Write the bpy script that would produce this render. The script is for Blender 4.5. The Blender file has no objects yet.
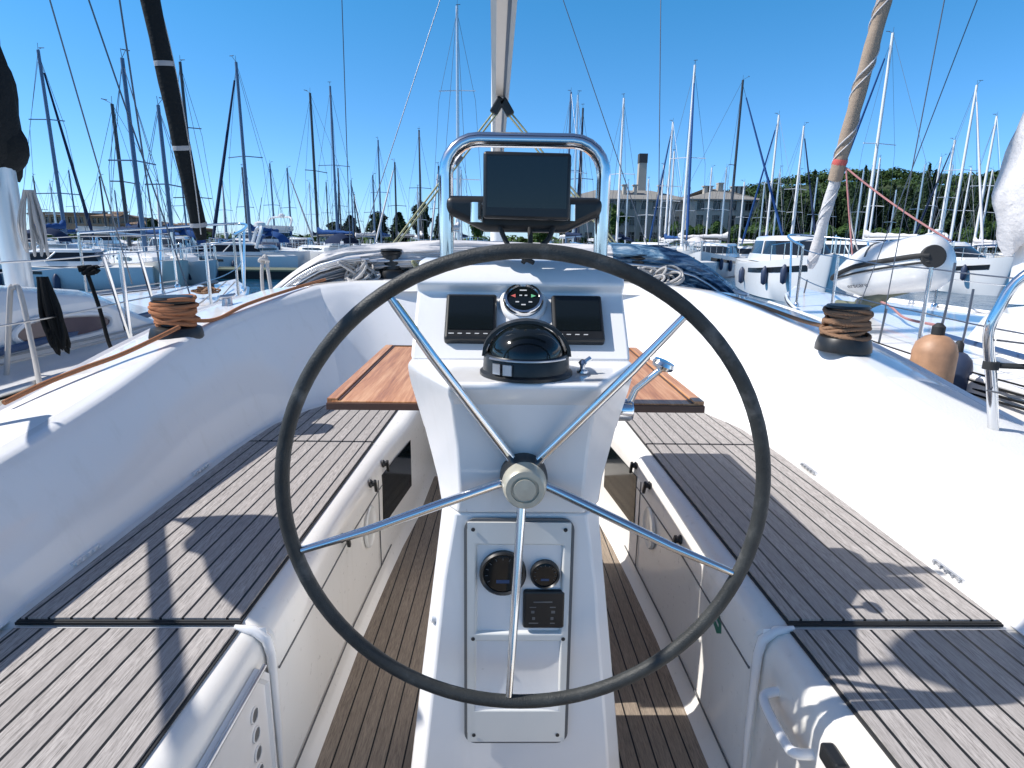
import bpy, bmesh, math, random
from mathutils import Vector, Matrix, noise
random.seed(7)
R = math.radians
V = Vector
scene = bpy.context.scene
COL = scene.collection
PI = math.pi
SEA = -2.0

# ------------------------------------------------------------------ camera
FPX = 612.0
cam_d = bpy.data.cameras.new('camera')
cam = bpy.data.objects.new('camera', cam_d); COL.objects.link(cam)
cam_d.sensor_width = 36.0
cam_d.lens = FPX / 1024 * 36.0
cam_d.clip_start = 0.02
cam_d.clip_end = 6000
CAM = V((-0.045, 0, 0))
MC = (Matrix.Rotation(R(-1.12), 3, 'Z') @ Matrix.Rotation(R(90 - 13.2), 3, 'X') @ Matrix.Rotation(R(0.8), 3, 'Z'))
cam.matrix_world = Matrix.Translation(CAM) @ MC.to_4x4()
scene.camera = cam

def ray(px, py):
    return MC @ V(((px - 512) / FPX, (384 - py) / FPX, -1.0))
def atz(px, py, z):
    d = ray(px, py); return CAM + d * ((z - CAM.z) / d.z)
def aty(px, py, y):
    d = ray(px, py); return CAM + d * ((y - CAM.y) / d.y)

# ------------------------------------------------------------------ mesh helpers
class MB:
    def __init__(s):
        s.v = []; s.f = []; s.m = []
    def add(s, vs, fs, mi=0):
        o = len(s.v)
        s.v += [V(p) for p in vs]
        for f in fs:
            s.f.append([i + o for i in f]); s.m.append(mi)
        return s
    def box(s, x0, x1, y0, y1, z0, z1, mi=0):
        vs = [(x, y, z) for z in (z0, z1) for (x, y) in ((x0, y0), (x1, y0), (x1, y1), (x0, y1))]
        return s.add(vs, [(3, 2, 1, 0), (4, 5, 6, 7), (0, 1, 5, 4), (1, 2, 6, 5), (2, 3, 7, 6), (3, 0, 4, 7)], mi)
    def obox(s, c, ax, ay, az, hx, hy, hz, mi=0):
        c = V(c); ax = V(ax).normalized(); ay = V(ay).normalized(); az = V(az).normalized()
        vs = []
        for k in (-1, 1):
            for (i, j) in ((-1, -1), (1, -1), (1, 1), (-1, 1)):
                vs.append(c + ax * hx * i + ay * hy * j + az * hz * k)
        return s.add(vs, [(3, 2, 1, 0), (4, 5, 6, 7), (0, 1, 5, 4), (1, 2, 6, 5), (2, 3, 7, 6), (3, 0, 4, 7)], mi)
    def tube(s, pts, r, n=8, closed=False, caps=True, mi=0, squash=None):
        pts = [V(p) for p in pts]; N = len(pts)
        rr = r if isinstance(r, (list, tuple)) else [r] * N
        tang = []
        for i in range(N):
            a = pts[(i - 1) % N] if (closed or i > 0) else pts[i]
            b = pts[(i + 1) % N] if (closed or i < N - 1) else pts[i]
            t = (b - a)
            tang.append(t.normalized() if t.length > 1e-9 else V((0, 0, 1)))
        up = V((0, 0, 1)) if abs(tang[0].z) < .9 else V((1, 0, 0))
        nrm = (up - tang[0] * up.dot(tang[0])).normalized()
        vs = []
        for i in range(N):
            t = tang[i]
            nrm = (nrm - t * nrm.dot(t))
            nrm = nrm.normalized() if nrm.length > 1e-6 else t.orthogonal().normalized()
            b = t.cross(nrm)
            for k in range(n):
                a = 2 * PI * k / n
                q = (nrm * math.cos(a) + b * math.sin(a)) * rr[i]
                vs.append(pts[i] + q)
        fs = []
        for i in range(N if closed else N - 1):
            j = (i + 1) % N
            for k in range(n):
                k2 = (k + 1) % n
                fs.append((i * n + k, i * n + k2, j * n + k2, j * n + k))
        if caps and not closed:
            fs.append(tuple(range(n - 1, -1, -1))); fs.append(tuple((N - 1) * n + k for k in range(n)))
        return s.add(vs, fs, mi)
    def lathe(s, prof, c=(0, 0, 0), axis=(0, 0, 1), n=24, mi=0, caps=True, a0=0, a1=2 * PI):
        """prof: (radius, height along axis)"""
        c = V(c); az = V(axis).normalized()
        ax = az.orthogonal().normalized() if abs(az.z) < .999 else V((1, 0, 0))
        ay = az.cross(ax)
        full = abs(a1 - a0 - 2 * PI) < 1e-6
        m = n if full else n + 1
        vs = []
        for (r, h) in prof:
            for k in range(m):
                a = a0 + (a1 - a0) * k / n
                vs.append(c + az * h + (ax * math.cos(a) + ay * math.sin(a)) * max(r, 1e-5))
        fs = []
        for i in range(len(prof) - 1):
            for k in range(n):
                k2 = (k + 1) % m
                fs.append((i * m + k, i * m + k2, (i + 1) * m + k2, (i + 1) * m + k))
        if caps and full:
            fs.append(tuple(range(m - 1, -1, -1))); fs.append(tuple((len(prof) - 1) * m + k for k in range(m)))
        return s.add(vs, fs, mi)
    def loft(s, rows, closed_u=False, cap0=False, cap1=False, mi=0, flip=False):
        n = len(rows[0]); vs = [p for r in rows for p in r]; fs = []
        for i in range(len(rows) - 1):
            for k in range(n if closed_u else n - 1):
                k2 = (k + 1) % n
                f = (i * n + k, i * n + k2, (i + 1) * n + k2, (i + 1) * n + k)
                fs.append(f[::-1] if flip else f)
        if cap0: fs.append(tuple(range(n - 1, -1, -1)))
        if cap1: fs.append(tuple((len(rows) - 1) * n + k for k in range(n)))
        return s.add(vs, fs, mi)
    def prism(s, poly, z0, z1, mi=0):
        n = len(poly)
        vs = [(p[0], p[1], z0) for p in poly] + [(p[0], p[1], z1) for p in poly]
        fs = [tuple(range(n - 1, -1, -1)), tuple(range(n, 2 * n))]
        for k in range(n):
            k2 = (k + 1) % n
            fs.append((k, k2, n + k2, n + k))
        return s.add(vs, fs, mi)
    def prism_x(s, poly, x0, x1, mi=0):
        """poly of (y, z) pushed along x"""
        n = len(poly)
        vs = [(x0, p[0], p[1]) for p in poly] + [(x1, p[0], p[1]) for p in poly]
        fs = [tuple(range(n - 1, -1, -1)), tuple(range(n, 2 * n))]
        for k in range(n):
            k2 = (k + 1) % n
            fs.append((k, k2, n + k2, n + k))
        return s.add(vs, fs, mi)
    def build(s, name, mats, parent=None, smooth=None, bevel=None, seg=2, sub=0, recalc=True):
        me = bpy.data.meshes.new(name)
        me.from_pydata([tuple(p) for p in s.v], [], s.f)
        if not isinstance(mats, (list, tuple)): mats = [mats]
        for m in mats: me.materials.append(m)
        for p, mi in zip(me.polygons, s.m): p.material_index = min(mi, len(mats) - 1)
        if recalc:
            bm = bmesh.new(); bm.from_mesh(me)
            bmesh.ops.recalc_face_normals(bm, faces=bm.faces)
            bm.to_mesh(me); bm.free()
        if smooth is not None:
            for p in me.polygons: p.use_smooth = True
            me.set_sharp_from_angle(angle=R(smooth))
        o = bpy.data.objects.new(name, me); COL.objects.link(o)
        if bevel:
            b = o.modifiers.new('bevel', 'BEVEL'); b.width = bevel; b.segments = seg; b.limit_method = 'ANGLE'; b.angle_limit = R(32)
        if sub:
            b = o.modifiers.new('sub', 'SUBSURF'); b.levels = sub; b.render_levels = sub
        if parent is not None:
            o.parent = parent
            if parent in WORLD_ROOT: o.location = -parent.location
        return o
WORLD_ROOT = set()

def tag(o, label=None, cat=None, group=None, kind=None):
    if label: o['label'] = label
    if cat: o['category'] = cat
    if group: o['group'] = group
    if kind: o['kind'] = kind
    return o
def empty(name, loc, rz=0, label=None, cat=None, group=None, world=False):
    o = bpy.data.objects.new(name, None); COL.objects.link(o)
    o.location = loc; o.rotation_euler = (0, 0, rz); o.empty_display_size = .1
    if world: WORLD_ROOT.add(o)
    return tag(o, label, cat, group)

def cr(p, t):
    """catmull-rom through list p (Vectors) at t in 0..len-1"""
    n = len(p); i = min(int(t), n - 2); u = t - i
    p1 = p[i]; p2 = p[i + 1]
    p0 = p[i - 1] if i > 0 else p1 * 2 - p2
    p3 = p[i + 2] if i + 2 < n else p2 * 2 - p1
    return 0.5 * ((2 * p1) + (p2 - p0) * u + (2 * p0 - 5 * p1 + 4 * p2 - p3) * u * u + (3 * p1 - p0 - 3 * p2 + p3) * u ** 3)
def smooth_path(pts, k=6):
    p = [V(q) for q in pts]
    return [cr(p, i / k) for i in range((len(p) - 1) * k + 1)]
def smooth_rows(rows, k=4, kk=3):
    rows = [[V(q) for q in r] for r in rows]
    rows = [[cr(r, i / kk) for i in range((len(r) - 1) * kk + 1)] for r in rows]
    cols = list(zip(*rows)); cols = [list(c) for c in cols]
    cols = [[cr(c, i / k) for i in range((len(c) - 1) * k + 1)] for c in cols]
    return [list(r) for r in zip(*cols)]
def lerp_tab(tab, t):
    if t <= tab[0][0]: return tab[0][1]
    for (a, va), (b, vb) in zip(tab, tab[1:]):
        if t <= b: return va + (vb - va) * (t - a) / (b - a)
    return tab[-1][1]
def sag(a, b, d, n=10):
    a = V(a); b = V(b)
    return [a.lerp(b, i / n) - V((0, 0, d * 4 * (i / n) * (1 - i / n))) for i in range(n + 1)]

# ------------------------------------------------------------------ materials
class NT:
    def __init__(s, name):
        s.m = bpy.data.materials.new(name); s.m.use_nodes = True
        s.t = s.m.node_tree; s.b = s.t.nodes['Principled BSDF']
    def n(s, typ, **kw):
        x = s.t.nodes.new(typ)
        for k, v in kw.items():
            if k.startswith('i_'):
                key = k[2:]
                x.inputs[int(key) if key.isdigit() else key.replace('_', ' ')].default_value = v
            else: setattr(x, k, v)
        return x
    def l(s, a, b): s.t.links.new(a, b)
    def math(s, op, a, b=None, clamp=False):
        x = s.t.nodes.new('ShaderNodeMath'); x.operation = op; x.use_clamp = clamp
        for i, q in enumerate((a, b)):
            if q is None: continue
            if isinstance(q, (int, float)): x.inputs[i].default_value = q
            else: s.l(q, x.inputs[i])
        return x.outputs[0]
    def mix(s, fac, a, b, mode='MIX'):
        x = s.t.nodes.new('ShaderNodeMix'); x.data_type = 'RGBA'; x.blend_type = mode
        for i, q in ((0, fac), (6, a), (7, b)):
            if isinstance(q, (int, float)): x.inputs[i].default_value = q
            elif isinstance(q, tuple): x.inputs[i].default_value = (*q, 1) if len(q) == 3 else q
            else: s.l(q, x.inputs[i])
        return x.outputs[2]
    def ramp(s, fac, stops):
        x = s.t.nodes.new('ShaderNodeValToRGB')
        e = x.color_ramp.elements
        while len(e) < len(stops): e.new(0.5)
        for q, (p, c) in zip(e, stops):
            q.position = p; q.color = (*c, 1) if isinstance(c, tuple) else (c, c, c, 1)
        s.l(fac, x.inputs[0]); return x.outputs[0]
    def noise(s, scale, detail=3, rough=.55, vec=None, dist=0):
        x = s.n('ShaderNodeTexNoise'); x.inputs['Scale'].default_value = scale; x.inputs['Detail'].default_value = detail
        x.inputs['Roughness'].default_value = rough; x.inputs['Distortion'].default_value = dist
        if vec is not None: s.l(vec, x.inputs['Vector'])
        return x.outputs[0]
    def coord(s, kind='Object', scale=None):
        c = s.n('ShaderNodeTexCoord').outputs[kind]
        if scale:
            mp = s.n('ShaderNodeMapping'); mp.inputs['Scale'].default_value = scale; s.l(c, mp.inputs[0]); c = mp.outputs[0]
        return c
    def bump(s, h, strength=.3, dist=.01):
        x = s.n('ShaderNodeBump'); x.inputs['Strength'].default_value = strength; x.inputs['Distance'].default_value = dist
        s.l(h, x.inputs['Height']); s.l(x.outputs[0], s.b.inputs['Normal']); return x
    def set(s, **kw):
        for k, v in kw.items():
            k = k.replace('_', ' ')
            if isinstance(v, tuple) and len(v) == 3: v = (*v, 1)
            s.b.inputs[k].default_value = v
        return s

def simple(name, col, rough=.5, metal=0., var=.12, vscale=6., bump=0., bscale=40., coat=0., spec=.5):
    t = NT(name); t.set(Roughness=rough, Metallic=metal, Specular_IOR_Level=spec)
    if coat: t.set(Coat_Weight=coat, Coat_Roughness=.08)
    c = t.coord()
    nz = t.noise(vscale, 5, .6, c)
    t.l(t.mix(nz, tuple(max(0, x * (1 - var)) for x in col), tuple(min(1, x * (1 + var)) for x in col)), t.b.inputs['Base Color'])
    t.l(t.math('ADD', t.math('MULTIPLY', nz, .16), max(rough - .08, .01)), t.b.inputs['Roughness'])
    if bump:
        t.bump(t.noise(bscale, 4, .6, c), bump, .01)
    return t.m

def gelcoat(name, col=(.835, .83, .825), rough=.22):
    t = NT(name); t.set(Specular_IOR_Level=.45, Coat_Weight=.5, Coat_Roughness=.06)
    c = t.coord()
    a = t.noise(2.2, 4, .55, c); b = t.noise(38, 5, .65, c)
    k = t.coord('Object', (14, 14, 2.2)); st = t.noise(1.0, 4, .6, k)
    base = t.mix(a, tuple(x * .955 for x in col), col)
    dirt = t.math('MULTIPLY', t.math('SUBTRACT', st, .56, True), 1.1, True)
    base = t.mix(dirt, base, tuple(x * y for x, y in zip(col, (.72, .70, .64))))
    sp = t.math('GREATER_THAN', b, .735)
    base = t.mix(t.math('MULTIPLY', sp, .35), base, (.35, .33, .3))
    t.l(base, t.b.inputs['Base Color'])
    t.l(t.math('ADD', t.math('MULTIPLY', b, .18), rough - .09), t.b.inputs['Roughness'])
    t.bump(t.noise(7, 2, .5, c), .05, .02)
    return t.m

def teak(name, light, dark, pitch=.053, shear=.033, line=.085, offset=0.0, worn=.5, seam=(.012, .013, .014)):
    t = NT(name); t.set(Specular_IOR_Level=.25)
    c = t.coord()
    sp = t.n('ShaderNodeSeparateXYZ'); t.l(c, sp.inputs[0])
    u = t.math('ADD', t.math('ADD', t.math('ABSOLUTE', sp.outputs[0]), t.math('MULTIPLY', sp.outputs[1], shear)), offset)
    q = t.math('DIVIDE', u, pitch)
    fr = t.math('FRACT', q); idx = t.math('FLOOR', q)
    edge = t.math('MINIMUM', fr, t.math('SUBTRACT', 1.0, fr))
    ln = t.math('LESS_THAN', edge, line / 2)
    wn = t.n('ShaderNodeTexWhiteNoise', noise_dimensions='1D'); t.l(idx, wn.inputs['W'])
    g1 = t.noise(1, 6, .75, t.coord('Object', (420, 26, 40)))
    g2 = t.noise(1, 4, .6, t.coord('Object', (110, 5, 20)))
    blot = t.noise(5, 4, .6, c)
    g = t.math('ADD', t.math('MULTIPLY', g1, .8), t.math('MULTIPLY', g2, .2))
    g = t.math('MULTIPLY', t.math('SUBTRACT', g, .36), 3.4, True)
    base = t.mix(g, dark, light)
    base = t.mix(t.math('MULTIPLY', t.math('SUBTRACT', wn.outputs[0], .35, True), .9, True), base, tuple(x * .55 for x in light))
    base = t.mix(t.math('MULTIPLY', t.math('SUBTRACT', blot, .5, True), worn), base, dark)
    base = t.mix(ln, base, seam)
    t.l(base, t.b.inputs['Base Color'])
    t.l(t.mix(ln, (.75, .75, .75), (.45, .45, .45)), t.b.inputs['Roughness'])
    h = t.math('SUBTRACT', t.math('MULTIPLY', g1, .25), t.math('MULTIPLY', ln, .8))
    t.bump(h, .5, .003)
    return t.m

def varnish(name):
    t = NT(name); t.set(Specular_IOR_Level=.4, Coat_Weight=.25, Coat_Roughness=.25)
    g = t.noise(1, 6, .7, t.coord('Object', (120, 5, 40)))
    g2 = t.noise(1, 3, .5, t.coord('Object', (30, 1.5, 10)))
    k = t.math('ADD', t.math('MULTIPLY', g, .6), t.math('MULTIPLY', g2, .4))
    t.l(t.ramp(k, [(.34, (.31, .12, .045)), (.48, (.53, .24, .10)), (.62, (.70, .39, .20))]), t.b.inputs['Base Color'])
    t.set(Roughness=.45); t.bump(g, .3, .002)
    return t.m

def canvas(name, col, fold=1.0):
    t = NT(name); t.set(Roughness=.85, Specular_IOR_Level=.15)
    c = t.coord()
    a = t.noise(3, 4, .6, c); w = t.noise(1, 4, .6, t.coord('Object', (3, 14, 14)))
    t.l(t.mix(a, tuple(x * .8 for x in col), col), t.b.inputs['Base Color'])
    t.bump(t.math('ADD', w, t.math('MULTIPLY', t.noise(60, 2, .5, c), .1)), .6 * fold, .03)
    return t.m

def rope_mat(name, col, col2=None, pitch=95):
    t = NT(name); t.set(Roughness=.9, Specular_IOR_Level=.1)
    c = t.coord()
    w = t.n('ShaderNodeTexWave', wave_type='BANDS', bands_direction='DIAGONAL'); w.inputs['Scale'].default_value = pitch; w.inputs['Distortion'].default_value = 1.5
    t.l(c, w.inputs['Vector'])
    t.l(t.mix(w.outputs[1], tuple(x * .6 for x in (col2 or col)), col), t.b.inputs['Base Color'])
    t.bump(w.outputs[1], .6, .004)
    return t.m

M = {}
M['gel'] = gelcoat('white_gelcoat')
M['gel_in'] = gelcoat('cream_gelcoat', (.82, .795, .75), .3)
def nonskid():
    t = NT('nonskid_gelcoat'); t.set(Roughness=.6)
    c = t.coord(); v = t.n('ShaderNodeTexVoronoi'); v.inputs['Scale'].default_value = 170; t.l(c, v.inputs['Vector'])
    t.l(t.mix(t.noise(4, 4, .6, c), (.68, .68, .68), (.76, .76, .755)), t.b.inputs['Base Color'])
    t.bump(v.outputs[0], .5, .002); return t.m
M['nonskid'] = nonskid()
M['teak'] = teak('weathered_teak', (.57, .53, .505), (.175, .162, .152), line=.13)
M['sole'] = teak('cockpit_teak', (.42, .345, .27), (.15, .122, .098), pitch=.05, shear=.02, line=.1, offset=.012, worn=.8)
M['varnish'] = varnish('varnished_teak')
M['varnish_dark'] = simple('dark_wood_edge', (.09, .045, .03), .45, var=.3, vscale=20)
M['chrome'] = simple('polished_steel', (.74, .76, .78), .12, 1., var=.03)
M['steel'] = simple('brushed_steel', (.55, .57, .6), .3, 1., var=.08)
M['black'] = simple('black_plastic', (.012, .013, .014), .38, var=.2, vscale=30)
M['blackgloss'] = simple('black_glass', (.006, .009, .01), .07, var=.1, spec=.5)
M['rubber'] = simple('black_rubber', (.02, .021, .022), .7, var=.3, vscale=40)
def leather():
    t = NT('grey_leather'); t.set(Roughness=.55, Specular_IOR_Level=.4)
    c = t.coord(); v = t.n('ShaderNodeTexVoronoi'); v.inputs['Scale'].default_value = 320; t.l(c, v.inputs['Vector'])
    a = t.noise(9, 5, .65, c)
    t.l(t.ramp(a, [(.35, (.02, .022, .022)), (.56, (.036, .039, .038)), (.72, (.12, .122, .12))]), t.b.inputs['Base Color'])
    t.bump(v.outputs[0], .35, .0015); return t.m
M['leather'] = leather()
M['hub'] = simple('yellowed_hub', (.5, .47, .38), .32, .25, var=.2, vscale=60)
M['grey_panel'] = gelcoat('grey_white_panel', (.70, .70, .67), .4)
M['gasket'] = simple('grey_gasket', (.12, .125, .13), .6)
M['white_print'] = simple('pale_print', (.55, .55, .55), .6)
M['red_mark'] = simple('red_mark', (.6, .12, .1), .5)
M['green_mark'] = simple('green_mark', (.15, .5, .25), .5)
M['green_sticker'] = simple('green_sticker', (.02, .16, .11), .4)
M['tape'] = simple('yellow_green_tape', (.27, .27, .03), .5)
M['canvas_white'] = canvas('white_canvas', (.68, .665, .665))
M['canvas_grey'] = canvas('grey_canvas', (.36, .37, .39))
M['canvas_black'] = canvas('black_canvas', (.013, .016, .018))
M['canvas_blue'] = canvas('blue_canvas', (.03, .09, .26))
M['canvas_navy'] = canvas('navy_canvas', (.02, .035, .08))
M['canvas_tan'] = canvas('tan_canvas', (.40, .31, .235), .5)
M['rope_orange'] = rope_mat('orange_tan_rope', (.56, .25, .13))
M['rope_tan'] = rope_mat('brown_tan_rope', (.36, .215, .135))
M['rope_white'] = rope_mat('white_rope', (.66, .64, .62))
M['rope_yellow'] = rope_mat('pale_yellow_rope', (.58, .57, .36), (.3, .32, .2))
M['rope_black'] = rope_mat('black_rope', (.02, .022, .024))
M['rope_red'] = rope_mat('red_rope', (.55, .14, .14), (.7, .6, .58))
M['alu'] = simple('anodised_mast', (.62, .63, .64), .35, .75, var=.06)
M['mast_white'] = simple('white_mast', (.74, .74, .74), .35, var=.06)
M['mast_dark'] = simple('dark_mast', (.035, .04, .05), .4, var=.1)
M['mast_blue'] = simple('blue_grey_mast', (.10, .16, .25), .4, .2, var=.1)
M['boom'] = simple('champagne_boom', (.50, .465, .42), .4, .3, var=.1)
M['wire'] = simple('rigging_wire', (.14, .15, .17), .35, .6)
M['fender_tan'] = simple('tan_fender', (.40, .225, .13), .5, var=.45, vscale=14, bump=.1)
M['fender_white'] = simple('white_fender', (.7, .7, .7), .4)
M['fender_navy'] = simple('navy_fender', (.03, .045, .09), .5)
M['hull_white'] = gelcoat('hull_white', (.74, .74, .73), .25)
M['hull_cream'] = gelcoat('hull_cream', (.66, .62, .54), .3)
M['hull_blue'] = simple('hull_blue', (.03, .085, .2), .2, var=.1, coat=.4)
M['hull_navy'] = simple('hull_navy', (.012, .022, .05), .2, var=.1, coat=.4)
M['hull_teal'] = simple('hull_teal', (.05, .17, .22), .3, var=.2)
M['hull_red'] = simple('hull_red', (.25, .03, .03), .3, var=.2)
M['deck_grey'] = simple('deck_paint', (.62, .62, .61), .55, var=.08)
M['win'] = simple('smoked_window', (.012, .016, .02), .08, var=.1)
M['win_brown'] = simple('brown_window', (.10, .065, .075), .15, var=.2)
M['stripe'] = simple('blue_stripe', (.03, .07, .16), .35)
# ================================================================== OUR YACHT
YAC = empty('sailing_yacht', (0, 3, SEA), label='white cockpit yacht with grey teak benches, large steering wheel and black screens, filling the foreground', cat='sailing yacht', world=True)
FOOT = [(-.8, 1.17), (.6, 1.195), (1.3, 1.215), (2.0, 1.215), (2.6, 1.205), (2.9, 1.18), (3.15, 1.10), (3.4, .96), (3.6, .78)]
def foot(y): return lerp_tab(FOOT, y)
BZ = -.905          # main bench gelcoat level
AZ = -.917          # aft bench level
SOLE = -1.45

# ---- coaming and hull side, one lofted moulding
V_PROF = [(0, 0), (.05, .0), (.13, .06), (.24, .22), (.5, .53), (.82, .87), (.94, .965), (1, 1)]
def station(f, c, o, fz=BZ):
    f = V(f); c = V(c); o = V(o); rows = []
    for (h, v) in V_PROF:
        p = f.lerp(c, h); rows.append(V((p.x, p.y, fz + (c.z - fz) * v)))
    e = (o - c)
    rows.append(c + V((e.x * .08, e.y * .08, .008)))
    rows.append(c + V((e.x * .35, e.y * .35, e.z * .2 + .012)))
    rows.append(c + V((e.x * .7, e.y * .7, e.z * .55 + .012)))
    rows.append(o + V((-e.x * .08, -e.y * .08, .01)))
    rows.append(o)
    return rows
ST = [
    ((1.165, -.8), (1.31, -.8, -.67), (1.70, -.8, -.70)),
    ((1.195, .6), (1.345, .6, -.645), (1.735, .6, -.675)),
    ((1.215, 1.3), (1.375, 1.4, -.61), (1.75, 1.35, -.65)),
    ((1.215, 2.0), (1.41, 2.05, -.55), (1.76, 2.0, -.60)),
    ((1.205, 2.6), (1.43, 2.75, -.44), (1.76, 2.75, -.49)),
    ((1.13, 3.1), (1.37, 3.35, -.37), (1.76, 3.4, -.42)),
    ((.95, 3.45), (1.20, 3.95, -.305), (1.74, 4.1, -.38)),
]
ST2 = [
    ((.95, 3.45), (1.20, 3.95, -.305), (1.74, 4.1, -.38)),
    ((.72, 3.68), (.95, 4.16, -.285), (1.05, 4.62, -.30)),
    ((.35, 3.80), (.42, 4.25, -.28), (.45, 4.66, -.275)),
    ((0, 3.82), (0, 4.26, -.28), (0, 4.66, -.275)),
]
mb = MB()
for s in (1, -1):
    rows = [station((f[0], f[1], 0), c, o) for f, c, o in ST]
    for r in rows:
        o = r[-1]
        r += [V((o.x + .02, o.y, o.z - .03)), V((o.x + .03, o.y, o.z - .45)), V((o.x + .0, o.y, -1.5)), V((o.x - .12, o.y, -2.1))]
    rows = smooth_rows(rows, 5, 3)
    pad = [r for r in rows if r[0].y < 2.32]; n0, n1 = 25, 34
    F_ = lambda q: V((q.x * s, q.y, q.z))
    mb.loft([[F_(p) for p in r[:n0 + 1]] for r in rows]); mb.loft([[F_(p) for p in r[n1:]] for r in rows])
    mb.loft([[F_(p) for p in r[n0:n1 + 1]] for r in rows if r[0].y >= pad[-1][0].y])
    mb.loft([[F_(p) for p in r[n0:n1 + 1]] for r in pad], mi=1)
    rows = [station((f[0], f[1], 0), c, o) for f, c, o in ST2]
    rows = smooth_rows(rows, 6, 3)
    mb.loft([[V((p.x * s, p.y, p.z)) for p in r] for r in rows])
    # companion bulkhead down to the sole between the benches
mb.build('coaming', [M['gel'], M['nonskid']], YAC, smooth=50)

# forward hull and deck
mb = MB()
HB = [(4.1, 1.74, -.38), (5.5, 1.74, -.36), (7, 1.58, -.33), (8.5, 1.2, -.29), (9.8, .66, -.25), (10.7, .03, -.22)]
rows = []
for (y, b, z) in HB:
    rows.append([V((b * k, y, z + .05 * (1 - k * k))) for k in (-1, -.7, -.35, 0, .35, .7, 1)])
rows = smooth_rows(rows, 3, 1)
mb.loft(rows)
for s in (1, -1):
    mb.loft([[V((r[0 if s < 0 else -1].x, r[0].y, r[0].z)), V((r[0 if s < 0 else -1].x * 1.01, r[0].y, -1.1)), V((r[0 if s < 0 else -1].x * .85, r[0].y, -2.1))] for r in rows], mi=0)
mb.build('foredeck', M['gel'], YAC, smooth=40)
mb = MB()
rows = []
for (y, w, z) in ((4.5, 1.12, -.29), (5.2, 1.12, -.25), (6.5, 1.0, -.22), (7.6, .82, -.22), (8.4, .6, -.27), (8.7, .5, -.36)):
    rows.append([V((-w - .13, y, -.40)), V((-w, y, z - .06)), V((-w * .85, y, z)), V((0, y, z + .05)), V((w * .85, y, z)), V((w, y, z - .06)), V((w + .13, y, -.40))])
mb.loft(smooth_rows(rows, 3, 2), cap0=True, cap1=True)
coach = mb.build('coachroof', M['gel'], YAC, smooth=40)

# ---- cockpit sole
mb = MB()
mb.box(-.66, .66, -1.2, 3.9, SOLE - .05, SOLE)
fl = mb.build('cockpit_floor', M['gel_in'], YAC)
mb = MB(); mb.prism([(-.535, -1.2), (.535, -1.2), (.575, 1.4), (.52, 2.6), (.45, 3.6), (-.45, 3.6), (-.52, 2.6), (-.575, 1.4)], SOLE + .001, SOLE + .009)
mb.build('teak_grating', M['sole'], fl)

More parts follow.
